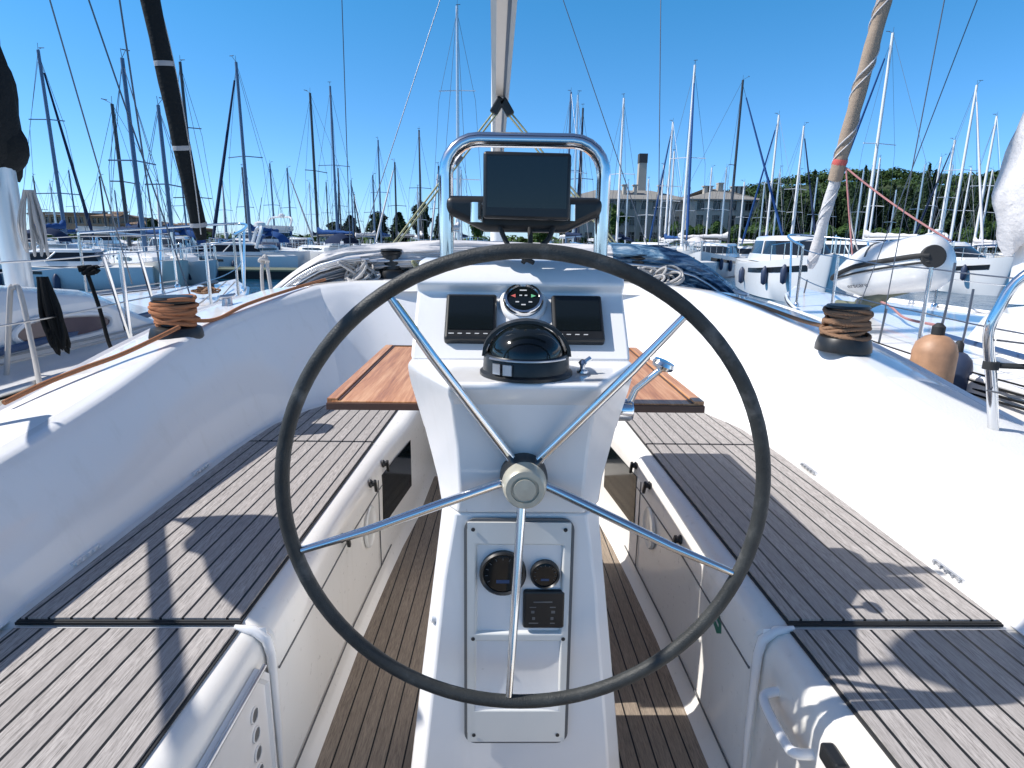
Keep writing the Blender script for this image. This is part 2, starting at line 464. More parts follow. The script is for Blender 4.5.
# ---- benches
XF = [(-1.2, .60), (1.3, .585), (2.0, .575), (2.6, .545), (3.0, .505), (3.9, .47)]
def tin(y): return .705 - .033 * y
for s in (-1, 1):
    mb = MB()
    def xs(p): return V((p[0] * s, p[1], p[2]))
    # main bench with its rounded inner lip
    rows = []
    for y in (1.305, 1.32, 1.6, 2.0, 2.4, 2.7, 3.0, 3.4, 3.9):
        xf = lerp_tab(XF, y) - (.0 if y > 1.31 else -.012)
        zz = BZ if y > 1.31 else BZ - .010
        t = tin(y)
        rows.append([xs((1.5, y, zz)), xs((t, y, zz)), xs((xf + .045, y, zz - .002)), xs((xf + .022, y, zz - .010)), xs((xf + .007, y, zz - .028)), xs((xf, y, zz - .055)), xs((xf - .002, y, zz - .13)), xs((xf + .004, y, -1.39)), xs((xf - .012, y, -1.425)), xs((xf - .04, y, SOLE))])
    mb.loft(rows, cap0=True)
    # aft bench, a little lower and set back
    rows = []
    for y in (-1.2, -.4, .4, 1.0, 1.306):
        xf = lerp_tab(XF, y) + .022
        rows.append([xs((1.5, y, AZ)), xs((tin(y), y, AZ)), xs((xf + .045, y, AZ - .002)), xs((xf + .022, y, AZ - .012)), xs((xf + .007, y, AZ - .032)), xs((xf, y, AZ - .06)), xs((xf, y, -1.0)), xs((xf + .004, y, SOLE))])
    mb.loft(rows)
    bench = mb.build('cockpit_bench', M['gel_in'], YAC, smooth=42)
    bench['label'] = 'cockpit bench on the %s side of the wheel' % ('left' if s < 0 else 'right')
    # vertical corner ridge at the step
    mb = MB()
    xf = lerp_tab(XF, 1.305)
    mb.tube([xs((xf + .09, 1.303, BZ - .006)), xs((xf + .045, 1.302, BZ - .012)), xs((xf + .016, 1.301, BZ - .035)), xs((xf + .008, 1.301, BZ - .075)), xs((xf + .006, 1.301, -1.2)), xs((xf + .01, 1.303, -1.4))], [.008, .012, .013, .012, .009, .004], 8)
    mb.build('corner_trim', M['gel'], bench, smooth=60)
    # teak panels
    def panel(y0, y1, z, edge=.014, cut=None):
        ys = [y0 + (y1 - y0) * i / 14 for i in range(15)]
        out = [(foot(y) - .045 + (0.03 if y < 2.9 else .0), y) for y in ys]
        inn = [(tin(y), y) for y in ys]
        def poly(e):
            yy = [y0 + e] + ys[1:-1] + [y1 - e]
            return [((tin(y) + e) * s, y) for y in yy] + [((foot(y) - .02 - e) * s, y) for y in reversed(yy)]
        m = MB()
        m.prism(poly(0), z - .002, z + .004, 1)
        m.prism(poly(.007), z + .0035, z + .0085, 0)
        m.build('teak_panel', [M['teak'], M['rubber']], bench)
    panel(1.312, 2.645, BZ + .001)
    panel(2.651, 3.55, BZ + .001)
    panel(-.9, 1.3015, AZ + .001)
    # dark front edge of the raised panel and white drip line
    mb = MB(); mb.prism([((tin(1.31)) * s, 1.3105), ((foot(1.3) - .02) * s, 1.3105), ((foot(1.3) - .02) * s, 1.3065), ((tin(1.31)) * s, 1.3065)], BZ - .003, BZ + .004)
    mb.build('panel_edge', M['rubber'], bench)
    mb = MB(); mb.box(min(.60 * s, 1.2 * s), max(.60 * s, 1.2 * s), 1.3018, 1.3045, AZ - .01, AZ + .006)
    mb.build('drip_ledge', M['gel'], bench, bevel=.003)
    # hinges at the outer edge
    for y in (1.55, 2.35) if s > 0 else (1.62, 2.3):
        mb = MB(); x = foot(y) + .012
        mb.box(min(x * s, (x + .012) * s), max(x * s, (x + .012) * s), y - .06, y + .06, BZ + .004, BZ + .014)
        for k in range(5): mb.box(min((x - .006) * s, (x + .001) * s), max((x - .006) * s, (x + .001) * s), y - .05 + k * .025 - .004, y - .05 + k * .025 + .004, BZ + .005, BZ + .013)
        mb.build('hinge', M['steel'] if s > 0 else M['gel'], bench)
    # seams of the lockers on the front
    def xfr(y, z): return lerp_tab(XF, y) - .0025
    mb = MB()
    def seam(y0, z0, y1, z1, w=.0025):
        p0 = V((xfr(y0, z0) * s, y0, z0)); p1 = V((xfr(y1, z1) * s, y1, z1)); d = (p1 - p0).normalized(); n = V((s, 0, 0)); sd = d.cross(n)
        mb.obox((p0 + p1) / 2, d, sd, n, (p1 - p0).length / 2, w, .0018)
    for (a, b) in (((1.315, -1.03), (2.0, -1.03)), ((2.0, -1.03), (2.6, -1.03)), ((2.41, -.985), (2.41, -1.38)), ((1.315, -1.375), (2.0, -1.38)), ((2.0, -1.38), (2.6, -1.38))):
        seam(a[0], a[1], b[0], b[1])
    mb.build('locker_seam', M['gasket'], bench)
    # dark window in the bench front
    def quad_on_front(pts, off, th, name, mat, par, bev=.004):
        m = MB(); vs = []
        for o in (off, off + th):
            vs += [V(((lerp_tab(XF, y) - o) * s, y, z)) for (y, z) in pts]
        n = len(pts)
        m.add(vs, [tuple(range(n - 1, -1, -1)), tuple(range(n, 2 * n))] + [(k, (k + 1) % n, n + (k + 1) % n, n + k) for k in range(n)])
        return m.build(name, mat, par, bevel=bev)
    quad_on_front([(2.47, -1.22), (2.99, -1.25), (2.99, -1.0), (2.47, -.985)], .0012, .004, 'vent_window', M['blackgloss'], bench)
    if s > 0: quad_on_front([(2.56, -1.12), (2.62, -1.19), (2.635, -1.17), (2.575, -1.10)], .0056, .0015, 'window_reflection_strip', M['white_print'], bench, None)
    # speaker / round inspection cover
    mb = MB(); yc, zc = 2.25, -1.115
    mb.lathe([(.084, 0), (.084, .007), (.078, .012), (.071, .007), (.02, .010), (0, .010)], (lerp_tab(XF, yc) * s, yc, zc), (-s, 0, 0), 32)
    mb.build('inspection_cover', M['grey_panel'], bench, smooth=40)
    # black turn latches
    for (y, z) in ((1.90, -.985), (2.29, -.95), (2.50, -.945)):
        mb = MB(); x = lerp_tab(XF, y)
        mb.lathe([(.017, 0), (.017, .006), (.011, .010), (.011, .018)], (x * s, y, z), (-s, 0, 0), 16)
        mb.obox((x * s - s * .021, y + .006, z - .012), (0, .45, -.9), (0, .9, .45), (1, 0, 0), .030, .008, .006)
        mb.build('turn_latch', M['black'], bench, bevel=.003)
    if s > 0:
        quad_on_front([(1.50, -1.065), (1.53, -1.085), (1.565, -1.07), (1.565, -1.035), (1.535, -1.015), (1.505, -1.03)], .0012, .0012, 'round_sticker', M['green_sticker'], bench, None)
        quad_on_front([(1.52, -1.058), (1.55, -1.052), (1.55, -1.044), (1.52, -1.05)], .0026, .0008, 'sticker_print', M['white_print'], bench, None)
    # aft locker
    def XA(y): return lerp_tab(XF, y) + .022
    mb = MB()
    if s < 0:
        # locker door with vent holes
        rows = []
        yy0, yy1, zt, zb = .55, 1.268, -.992, -1.385
        def fr(o, e): return [V(((XA(y) - o) * s, y, z)) for (y, z) in ((yy0 - e, zt + e), (yy1 + e - .05, zt + e), (yy1 + e, zt + e - .05), (yy1 + e, zb - e), (yy0 - e, zb - e))]
        mb.loft([fr(.0, .02), fr(.012, .018), fr(.014, .006), fr(.006, .0), fr(.0055, -.01)], closed_u=True, cap1=True)
        door = mb.build('locker_door', M['gel'], bench, smooth=30)
        for k in range(4):
            mb = MB(); y = 1.20; z = -1.066 - k * .052
            c = V(((XA(y) - .0062) * s, y, z))
            mb.lathe([(.015, 0), (.015, .002)], c, (-s, 0, 0), 18)
            o = mb.build('vent_hole', M['gasket'], door, smooth=40)
            mb = MB(); mb.lathe([(.019, .0), (.019, .0035), (.0155, .0035), (.0155, .001)], c, (-s, 0, 0), 18, caps=False)
            mb.build('vent_rim', M['gel'], door, smooth=40)
        mb = MB(); mb.tube([V(((XA(y) - .018) * s, y, -.975)) for y in (.5, .9, 1.25)], .006, 8)
        mb.build('door_hinge', M['steel'], door, smooth=60)
    else:
        mb.tube(smooth_path([xs((XA(1.1) + .01, 1.215, -1.012)), xs((XA(1.1) - .030, 1.21, -1.02)), xs((XA(1.1) - .042, 1.18, -1.025)), xs((XA(1.1) - .042, 1.09, -1.03)), xs((XA(1.1) - .034, 1.055, -1.03)), xs((XA(1.1) + .01, 1.05, -1.03))], 5), .0115, 10)
        mb.build('grab_handle', M['gel'], bench, smooth=60)
        mb = MB(); mb.obox(xs((XA(.9) - .010, .965, AZ - .045)), (0, 1, 0), (0, 0, 1), (1, 0, 0), .03, .018, .014)
        mb.build('locker_catch', M['black'], bench, bevel=.006)

# ---- helm pedestal
def sec(z, hf, yf, w, yw, yb):
    return [V(p) for p in ((hf, yf, z), (w, yw, z), (w, yb - .05, z), (w - .05, yb, z), (-w + .05, yb, z), (-w, yb - .05, z), (-w, yw, z), (-hf, yf, z))]
mb = MB()
mb.loft([sec(SOLE + .001, .238, 1.135, .275, 1.19, 1.62), sec(-1.0, .192, 1.155, .222, 1.20, 1.60), sec(-.70, .160, 1.165, .184, 1.20, 1.58), sec(-.548, .135, 1.168, .165, 1.20, 1.56)], closed_u=True, cap0=True, cap1=True)
mb.loft([sec(-.545, .130, 1.163, .168, 1.215, 1.56), sec(-.50, .126, 1.160, .180, 1.25, 1.57), sec(-.40, .130, 1.148, .210, 1.285, 1.60), sec(-.305, .137, 1.128, .239, 1.30, 1.63), sec(-.285, .140, 1.110, .243, 1.30, 1.64), sec(-.266, .142, 1.10, .245, 1.30, 1.64), sec(-.257, .139, 1.104, .242, 1.303, 1.637)], closed_u=True, cap0=True, cap1=True)
ped = mb.build('helm_pedestal', M['gel'], YAC, smooth=24, bevel=.012, seg=3)
mb = MB()
mb.prism_x([(1.325, -.2575), (1.345, -.232), (1.452, -.121), (1.436, -.098), (1.45, -.082), (1.50, -.050), (1.60, -.045), (1.64, -.075), (1.64, -.2575)], -.243, .243)
pod = mb.build('instrument_console', M['gel'], ped, bevel=.007, seg=3, smooth=30)
PN = V((0, -.707, .707)); PU = V((0, .697, .717)); PX = V((1, 0, 0))
def on_panel(x, u): return V((x, 1.345, -.232)) + V((0, .107, .111)).normalized() * u
for x, dash in ((-.113, 5), (.129, 4)):
    c = on_panel(x, .072)
    mb = MB(); mb.obox(c + PN * .008, PX, PU, PN, .058, .064, .012)
    d = mb.build('instrument_display', M['black'], ped, bevel=.006, seg=3)
    mb = MB(); mb.obox(c + PN * .0205, PX, PU, PN, .050, .047, .0008)
    mb.v = [p + PU * .008 for p in mb.v]
    g = mb.build('display_glass', M['blackgloss'], ped)
    mb = MB()
    for k in range(dash):
        cc = c + PN * .0204 + PU * -.050 + PX * (-.042 + k * .019)
        mb.obox(cc, PX, PU, PN, .0048 if k else .006, .0011, .0006)
    mb.build('display_legend', M['white_print'], ped)
# round gauge on its raised boss
gc = on_panel(.006, .122)
mb = MB(); mb.lathe([(.057, -.03), (.056, .004), (.053, .010), (.047, .013), (.046, .009)], gc, PN, 40)
mb.build('gauge_boss', M['gel'], ped, smooth=40)
mb = MB(); mb.lathe([(.046, .008), (.046, .021), (.043, .025), (.038, .025), (.036, .020)], gc, PN, 40, caps=False)
gb = mb.build('gauge_bezel', M['chrome'], ped, smooth=40)
mb = MB(); mb.lathe([(.0365, .018), (.0365, .021), (.02, .022), (0, .022)], gc, PN, 36)
mb.build('wind_gauge', M['blackgloss'], ped, smooth=40)
mb = MB()
def tri(cx, cu, sgn, mi):
    a = gc + PN * .0232 + PX * cx + PU * cu
    mb.add([a + PX * sgn * .007, a - PX * sgn * .004 + PU * .005, a - PX * sgn * .004 - PU * .005], [(0, 1, 2)], mi)
tri(-.022, .006, -1, 0); tri(.022, .006, 1, 1)
for (cx, cu, w) in ((-.006, .007, .003), (.006, .007, .003), (-.014, -.012, .004), (.016, -.012, .004), (0, -.02, .005), (0, .022, .008)):
    mb.obox(gc + PN * .0232 + PX * cx + PU * cu, PX, PU, PN, w, .0016, .0003, 2)
mb.build('gauge_marking', [M['red_mark'], M['green_mark'], M['white_print']], ped)
# steering compass
cc = V((.006, 1.192, -.257))
mb = MB(); mb.lathe([(.092, .0), (.092, .006), (.086, .010), (.084, .036), (.080, .042)], cc, (0, 0, 1), 40)
comp = mb.build('compass', M['black'], ped, smooth=35)
mb = MB()
mb.lathe([(.0795 * math.cos(a), .03 + .060 * math.sin(a)) for a in [PI / 2 * k / 10 for k in range(11)]], cc + V((0, .022, 0)), (0, 0, 1), 36, caps=False); mb.build('compass_back', M['black'], ped, smooth=60)
mb = MB()
prof = [(.074 * math.cos(a), .038 + .062 * math.sin(a)) for a in [PI / 2 * k / 10 for k in range(11)]]
mb.lathe(prof, cc + V((0, -.004, 0)), (0, 0, 1), 36, caps=False); mb.build('compass_dome', M['blackgloss'], ped, smooth=60)
mb = MB()   # hood: an open shell round the rear half
rows = []
for i in range(15):
    a = PI * i / 14
    ca, sa = math.cos(a), math.sin(a)
    rows.append([cc + V((r * ca, fy,   .036 + r * .80 * sa)) for (r, fy) in ((.088, -.012), (.088, .03), (.083, .06), (.078, .06), (.0805, .03), (.0805, -.012))])
mb.loft(rows, closed_u=True, cap0=True, cap1=True)
mb.build('compass_hood', M['black'], ped, smooth=40)
mb = MB()
for a in (-40, -25): mb.obox(cc + V((.089 * math.sin(R(a)), -.089 * math.cos(R(a)), .022)), V((math.cos(R(a)), math.sin(R(a)), 0)), V((0, 0, 1)), V((math.sin(R(a)), -math.cos(R(a)), 0)), .009, .010, .003)
mb.tube([cc + V((.0875 * math.sin(R(a)), -.0875 * math.cos(R(a)), .039)) for a in range(-55, 56, 10)], .0022, 6)
mb.build('compass_clip', M['steel'], ped, smooth=40)
mb = MB(); k = V((.118, 1.19, -.254)); mb.lathe([(.012, 0), (.012, .004), (.005, .007), (.005, .014), (.009, .02), (.004, .026)], k, (0, 0, 1), 14)
mb.tube([k + V((0, 0, .018)), k + V((.016, .006, .028))], .005, 8)
mb.build('fuel_catch', M['chrome'], ped, smooth=40)
# guard rail
gy = 1.50
pts = []
for (x, z) in ((-.184, -.3), (-.184, .135)): pts.append(V((x, gy, z)))
for a in range(0, 91, 15): pts.append(V((-.184 + .075 - .075 * math.cos(R(a)), gy, .15 + .075 * math.sin(R(a)))))
pr = [V((-p.x, p.y, p.z)) for p in reversed(pts)]
mb = MB(); mb.tube(pts + pr, .017, 16)
mb.v = [p + V((.008, 0, 0)) for p in mb.v]
mb.build('guard_rail', M['chrome'], ped, smooth=60)
# plotter and its pod behind
mb = MB()
out = [(-.178, .060), (-.178, .100), (.192, .100), (.192, .060), (.105, .018), (-.085, .018)]
mb.add([(x, 1.475, z) for x, z in out] + [(x * .97, 1.545, z * .98 + .002) for x, z in out], [(5, 4, 3, 2, 1, 0), (6, 7, 8, 9, 10, 11)] + [(k, (k + 1) % 6, 6 + (k + 1) % 6, 6 + k) for k in range(6)])
mb.build('plotter_bracket', M['black'], ped, bevel=.018, seg=4, smooth=35)
mb = MB(); mb.lathe([(.017, -.022), (.017, .022)], (-.103, 1.472, .062), (0, 0, 1), 14); mb.build('bracket_clamp', M['chrome'], ped, smooth=40)
mb = MB(); mb.lathe([(.012, -.018), (.012, .018)], (.115, 1.472, .064), (0, 0, 1), 14); mb.build('bracket_clamp', M['chrome'], ped, smooth=40)
mb = MB(); mb.box(-.087, .106, 1.405, 1.462, .046, .188)
mb.v = [V((p.x, p.y - (p.z - .1) * -.05, p.z - (p.x - .02) * .01)) for p in mb.v]
mb.build('chart_plotter', M['black'], ped, bevel=.007, seg=3, smooth=35)
mb = MB(); mb.box(-.078, .097, 1.4035, 1.4055, .062, .178)
mb.build('plotter_screen', M['blackgloss'], ped)
for pp in ([(-.05, 1.47, .03), (-.03, 1.46, -.01), (.0, 1.45, -.035), (.03, 1.46, -.05)], [(.075, 1.47, .03), (.06, 1.46, .0), (.02, 1.45, -.03), (.005, 1.46, -.05)], [(.02, 1.48, .03), (.022, 1.47, .0), (.018, 1.47, -.05)]):
    mb = MB(); mb.tube(smooth_path(pp, 5), .006, 8); mb.build('plotter_cable', M['rubber'], ped, smooth=60)
# throttle lever
mb = MB(); b = V((.232, 1.35, -.375))
mb.lathe([(.026, -.06), (.026, .02), (.022, .026), (0, .027)], b, (1, 0, 0), 20)
mb.tube([b + V((.012, 0, .0)), b + V((.03, -.005, .05)), b + V((.085, -.01, .10))], [.009, .008, .007], 10)
mb.lathe([(.010, 0), (.024, .006), (.027, .014), (.024, .022), (.0, .026)], b + V((.083, -.01, .096)), (.35, -.1, .9), 18)
mb.build('throttle_lever', M['chrome'], ped, smooth=40)
# lower instrument panel, its gasket, recess and pocket
PY = 1.1585
def rr_poly(x0, x1, z0, z1, r, n=5):
    pts = []
    for (cx, cz, a0) in ((x1 - r, z1 - r, 0), (x0 + r, z1 - r, 90), (x0 + r, z0 + r, 180), (x1 - r, z0 + r, 270)):
        for k in range(n + 1):
            a = R(a0 + 90 * k / n); pts.append((cx + r * math.cos(a), cz + r * math.sin(a)))
    return pts
LEAN = .052   # the lower face leans towards the helmsman at the foot
def fy(z): return 1.1675 + (z + .548) * .040
def face(poly, off): return [V((x, fy(z) - off, z)) for x, z in poly]
mb = MB()
o0 = rr_poly(-.117, .111, -1.085, -.556, .025); o1 = rr_poly(-.111, .105, -1.079, -.562, .020)
mb.loft([face(o0, .004), face(o0, .007), face(o1, .007), face(o1, .004)], closed_u=True)
mb.build('panel_gasket', M['gasket'], ped)
# panel plate with two recesses built from bars so that each recess is a real hollow
up = (-.093, .089, -.815, -.612); lo = (-.093, .089, -1.00, -.832)
mb = MB()
def bar(x0, x1, z0, z1, mi=0, f0=.0, f1=.012):
    vs = []
    for f in (f0, f1):
        vs += [V((x, fy(z) - f, z)) for x, z in ((x0, z0), (x1, z0), (x1, z1), (x0, z1))]
    mb.add(vs, [(3, 2, 1, 0), (4, 5, 6, 7), (0, 1, 5, 4), (1, 2, 6, 5), (2, 3, 7, 6), (3, 0, 4, 7)], mi)
PX0, PX1 = -.110, .104
xs_ = [PX0, up[0], up[1], PX1]; zs_ = [-1.078, lo[2], lo[3], up[2], up[3], -.563]
P3 = lambda x, z, f: V((x, fy(z) - f, z))
for i in range(3):
    for k in range(5):
        if i == 1 and k in (1, 3): continue
        mb.add([P3(xs_[i], zs_[k], .011), P3(xs_[i + 1], zs_[k], .011), P3(xs_[i + 1], zs_[k + 1], .011), P3(xs_[i], zs_[k + 1], .011)], [(0, 1, 2, 3)])
for (a, b_, c_, d_) in (up, lo):
    ring = [(a, c_), (b_, c_), (b_, d_), (a, d_)]
    mb.loft([[P3(x, z, .011) for x, z in ring], [P3(x + (.004 if x < 0 else -.004), z + (.004 if z == c_ else -.004), .001) for x, z in ring]], closed_u=True)
ring = [(PX0, -1.078), (PX1, -1.078), (PX1, -.563), (PX0, -.563)]
mb.loft([[P3(x, z, .011) for x, z in ring], [P3(x, z, .0) for x, z in ring]], closed_u=True)
bm_ = bmesh.new(); me_ = bpy.data.meshes.new('tmp')
panel = mb.build('instrument_panel', M['grey_panel'], ped)
bm_.from_mesh(panel.data); bmesh.ops.remove_doubles(bm_, verts=bm_.verts, dist=.0002); bmesh.ops.recalc_face_normals(bm_, faces=bm_.faces); bm_.to_mesh(panel.data); bm_.free()
bv = panel.modifiers.new('bevel', 'BEVEL'); bv.width = .003; bv.segments = 3; bv.limit_method = 'ANGLE'; bv.angle_limit = R(30)
mb = MB(); bar(up[0], up[1], up[2], up[3], 0, -.0, .0025); mb.build('gauge_recess', M['gel'], ped)
mb = MB()
rows = []
for i in range(9):
    t = i / 8; z = lo[3] + (lo[2] - lo[3]) * t
    d = .0035 + .0045 * (t ** 3)
    rows.append([V((lo[0] + (lo[1] - lo[0]) * k / 8, fy(z) - d - .003 * (abs(k - 4) / 4) ** 4, z)) for k in range(9)])
mb.loft(rows); mb.build('storage_pocket', M['gel'], ped, smooth=60)
FN = V((0, -1, .04)).normalized()
for (x, z, r, nm) in ((-.036, -.677, .049, 'tachometer'), (.052, -.679, .031, 'fuel_gauge')):
    c = V((x, fy(z), z))
    mb = MB(); mb.lathe([(r, 0), (r, .013), (r * .93, .017), (r * .84, .013)], c, FN, 36, caps=False)
    mb.lathe([(r * .86, .011), (r * .5, .012), (0, .012)], c, FN, 36, caps=False, mi=1)
    for k in range(11):
        a = R(210 - k * 24); d = V((math.cos(a), 0, math.sin(a)))
        mb.obox(c + FN * .0126 + d * r * .7, d, FN.cross(d), FN, r * .06, r * .012, .0003, 2)
    mb.obox(c + FN * .0126 + V((.0, 0, -r * .35)), V((1, 0, 0)), V((0, 0, 1)), FN, r * .28, r * .08, .0003, 3)
    mb.build(nm, [M['black'], M['blackgloss'], M['gasket'], M['stripe']], ped, smooth=40)
mb = MB()
mb.obox((.052, fy(-.758) - .006, -.759), (1, 0, 0), FN.cross(V((1, 0, 0))), FN, .045, .044, .006)
sw = mb.build('switch_panel', M['black'], ped, bevel=.006, seg=3)
mb = MB()
for (x, z, w, h) in ((.049, -.740, .02, .0013), (.028, -.752, .007, .001), (.070, -.752, .006, .001), (.028, -.763, .0035, .003), (.071, -.763, .004, .003), (.03, -.778, .003, .003), (.069, -.778, .003, .003), (.03, -.789, .010, .001), (.07, -.789, .005, .001)):
    mb.obox((x, fy(z) - .0124, z), (1, 0, 0), (0, 0, 1), FN, w, h, .0003)
mb.build('switch_legend', M['gasket'], ped)
for (x, z) in ((-.098, -.578), (.092, -.578), (-.098, -.826), (.094, -.826), (-.096, -1.06), (.088, -1.06)):
    mb = MB(); mb.lathe([(.0042, 0), (.0042, .0012), (.002, .002)], V((x, fy(z) - .012, z)), FN, 12); mb.build('panel_screw', M['rubber'], ped)
# clips along the left edge of the pedestal
mb = MB(); mb.lathe([(.012, 0), (.012, .012), (.006, .016)], (-.178, 1.185, -.80), (-1, -.2, 0), 14); mb.build('edge_stud', M['gel'], ped, smooth=40)

# ---- steering wheel
WC = V((.0, 1.03, -.45))
whl = empty('steering_wheel', (0, 0, 0)); whl.parent = YAC; whl.location = -YAC.location
RW = .4335
mb = MB(); mb.tube([WC + V((RW * math.sin(2 * PI * k / 96), 0, RW * math.cos(2 * PI * k / 96))) for k in range(96)], .0130, 14, closed=True)
mb.build('rim', M['leather'], whl, smooth=60)
HC = WC + V((.003, .095, -.006))
for a in (-33, 39, 111, 183, 255):
    d = V((math.sin(R(a)), 0, math.cos(R(a))))
    mb = MB(); mb.tube([HC + d * .02 + V((0, .012, 0)), HC + d * .06 + V((0, .008, 0)), WC + d * .30 + V((0, .018, 0)), WC + d * (RW - .012)], [.0098, .0096, .0085, .0068], 12)
    sp = mb.build('spoke', M['chrome'], whl, smooth=60)
    if a == -33:
        mb = MB(); mb.tube([WC + d * .352 + V((0, .0125, 0)), WC + d * .412 + V((0, .003, 0))], [.0082, .0076], 12); mb.build('tape_wrap', M['tape'], whl, smooth=60)
mb = MB()
mb.lathe([(.034, -.03), (.047, -.028), (.047, -.004), (.044, .004), (.044, .018)], HC, (0, -1, 0), 32); mb.build('hub_collar', M['black'], whl, smooth=35)
mb = MB()
mb.lathe([(.043, .0), (.0435, .02), (.042, .036), (.039, .05), (.036, .053), (.027, .053), (.026, .049), (.022, .049), (.021, .054), (.0, .055)], HC, (0, -1, 0), 32)
for k in range(0):
    a = 2 * PI * k / 12; mb.obox(HC + V((.0425 * math.cos(a), -.028, .0425 * math.sin(a))), V((0, 1, 0)), V((-math.sin(a), 0, math.cos(a))), V((math.cos(a), 0, math.sin(a))), .014, .004, .003)
mb.build('hub_cap', M['hub'], whl, smooth=35)
mb = MB(); mb.lathe([(.030, 0), (.030, .12)], HC + V((0, .13, 0)), (0, -1, 0), 24); mb.build('axle', M['steel'], whl, smooth=40)

# ---- cockpit table
TZ = -.43
tbl = empty('cockpit_table', (0, 0, 0)); tbl.parent = YAC; tbl.location = -YAC.location
mb = MB()
mb.box(-.12, .12, 1.66, 2.5, SOLE + .01, TZ - .03); mb.build('table_box', M['gel'], tbl, bevel=.02, seg=3)
for (x0, x1) in ((-.515, -.125), (.125, .515)):
    mb = MB(); mb.box(x0 + .012, x1 - .012, 1.612, 2.488, TZ - .022, TZ); lf = mb.build('table_leaf', M['varnish'], tbl, bevel=.002)
    mb = MB()
    o = x0 if x0 < 0 else x1; k = 1 if x0 < 0 else -1
    mb.box(x0, x1, 1.604, 1.6135, TZ - .023, TZ - .004, 1)
    mb.box(x0, x1, 2.4885, 2.498, TZ - .023, TZ + .004, 1)
    a, b_ = sorted((o, o + k * .028)); mb.box(a, b_, 1.6145, 2.4855, TZ - .024, TZ + .007, 0)
    a, b_ = sorted((o + k * .0285, o + k * .036)); mb.box(a, b_, 1.615, 2.485, TZ + .0005, TZ + .0025, 1)
    mb.build('leaf_fiddle', [M['varnish'], M['varnish_dark']], tbl, bevel=.003)

# ---- winches
def winch(x, y, z, r=.085, h=.21, handle=False):
    mb = MB()
    mb.lathe([(r * 1.15, 0), (r * 1.15, h * .10), (r * 1.08, h * .24), (r * 1.02, h * .30), (r * .72, h * .36), (r * .68, h * .55), (r * .74, h * .80), (r * .88, h * .86), (r * .9, h * .90), (r * .78, h * .92), (r * .9, h * .945), (r * .86, h), (r * .3, h * 1.02)], (x, y, z), (0, 0, 1), 32)
    return mb.build('winch', M['black'], YAC, smooth=30)
winch(-.82, 4.42, -.285, .085, .215); winch(.92, 4.42, -.285, .085, .20)
winch(-1.525, 2.80, -.465, .10, .20); winch(1.475, 2.66, -.455, .10, .20)
def rope_coil(name, c, r, h, rr, turns, mat, label, cat='rope', tails=()):
    e = MB()
    c = V(c)
    for k in range(turns):
        pts = []; ph = random.uniform(0, 6); tx, ty = random.uniform(-.25, .25), random.uniform(-.25, .25)
        ra = r * random.uniform(.86, 1.12); z = h * (k + .5) / turns
        for i in range(28):
            a = 2 * PI * i / 28
            q = ra * (1 + .07 * math.sin(2 * a + ph))
            pts.append(c + V((q * math.cos(a), q * math.sin(a), z + q * (tx * math.cos(a) + ty * math.sin(a)))))
        e.tube(pts, rr, 7, closed=True)
    for t in tails: e.tube(smooth_path(t, 6), rr, 7)
    o = e.build(name, mat, None, smooth=60)
    return tag(o, label, cat)
rope_coil('rope', (-1.525, 2.80, -.405), .083, .125, .0095, 15, M['rope_orange'], 'orange tan rope coiled round the left aft winch', tails=([(-1.46, 2.70, -.39), (-1.50, 2.56, -.425), (-1.56, 2.42, -.465), (-1.62, 2.28, -.492), (-1.67, 2.14, -.52), (-1.70, 2.0, -.55)], [(-1.50, 2.78, -.37), (-1.44, 3.0, -.395), (-1.40, 3.3, -.35), (-1.30, 3.8, -.30), (-1.22, 4.15, -.27)]))
rope_coil('rope', (1.475, 2.66, -.39), .083, .11, .010, 13, M['rope_tan'], 'brown tan rope coiled round the right aft winch', tails=([(1.42, 2.72, -.36), (1.46, 3.05, -.37), (1.44, 3.5, -.345), (1.36, 4.0, -.315)],))
for (a, b_) in (((-1.6, 3.3, -.37), (-1.52, 3.55, -.36)), ((1.50, 3.7, -.36), (1.42, 4.0, -.33))):
    a = V(a); b_ = V(b_); d = (b_ - a) * .32; c = (a + b_) / 2 + V((0, 0, .02)); mb = MB(); mb.tube(smooth_path([c - d * .75 + V((0, 0, .028)), c - d * .4 + V((0, 0, .022)), c + d * .4 + V((0, 0, .022)), c + d * .75 + V((0, 0, .028))], 4), [.008] * 3 + [.013] * 7 + [.008] * 3, 8)
    for k in (-.25, .25): mb.tube([c + d * k - V((0, 0, .03)), c + d * k + V((0, 0, .022))], [.016, .011], 8)
    mb.build('deck_cleat', M['steel'], YAC, smooth=60)

# ---- folded sprayhood
HT = [(0, -.012), (.5, -.015), (.85, -.03), (1.12, -.055), (1.3, -.105), (1.45, -.19), (1.58, -.29), (1.66, -.36)]
def hood(x0, x1, n, seed, name, mat, par, depth=.30, top=0.0, lo=.11, yoff=0, amp=.03):
    mb = MB(); rows = []
    for i in range(n + 1):
        x = x0 + (x1 - x0) * i / n
        zt = lerp_tab(HT, abs(x)) + top
        y0 = 4.62 + yoff - .12 * abs(x) ** 2 * .6
        row = []
        for k in range(44):
            a = 2 * PI * k / 44
            yy = depth * .5 * math.cos(a); zz = lo * math.sin(a)
            w = noise.noise(V((x * 1.6 + seed, math.cos(a) * 3.2, math.sin(a) * 3.2 + seed))) * amp + noise.noise(V((x * 2.2 + seed, math.cos(a) * 9, math.sin(a) * 9))) * amp * .8 + noise.noise(V((x * 9 + seed, a * 3, seed))) * amp * .3
            row.append(V((x, y0 + yy * (1 + w * 6), zt - lo + zz * (1 + w * 7))))
        rows.append(row)
    mb.loft(rows, closed_u=True, cap0=True, cap1=True)
    return mb.build(name, mat, par, smooth=60)
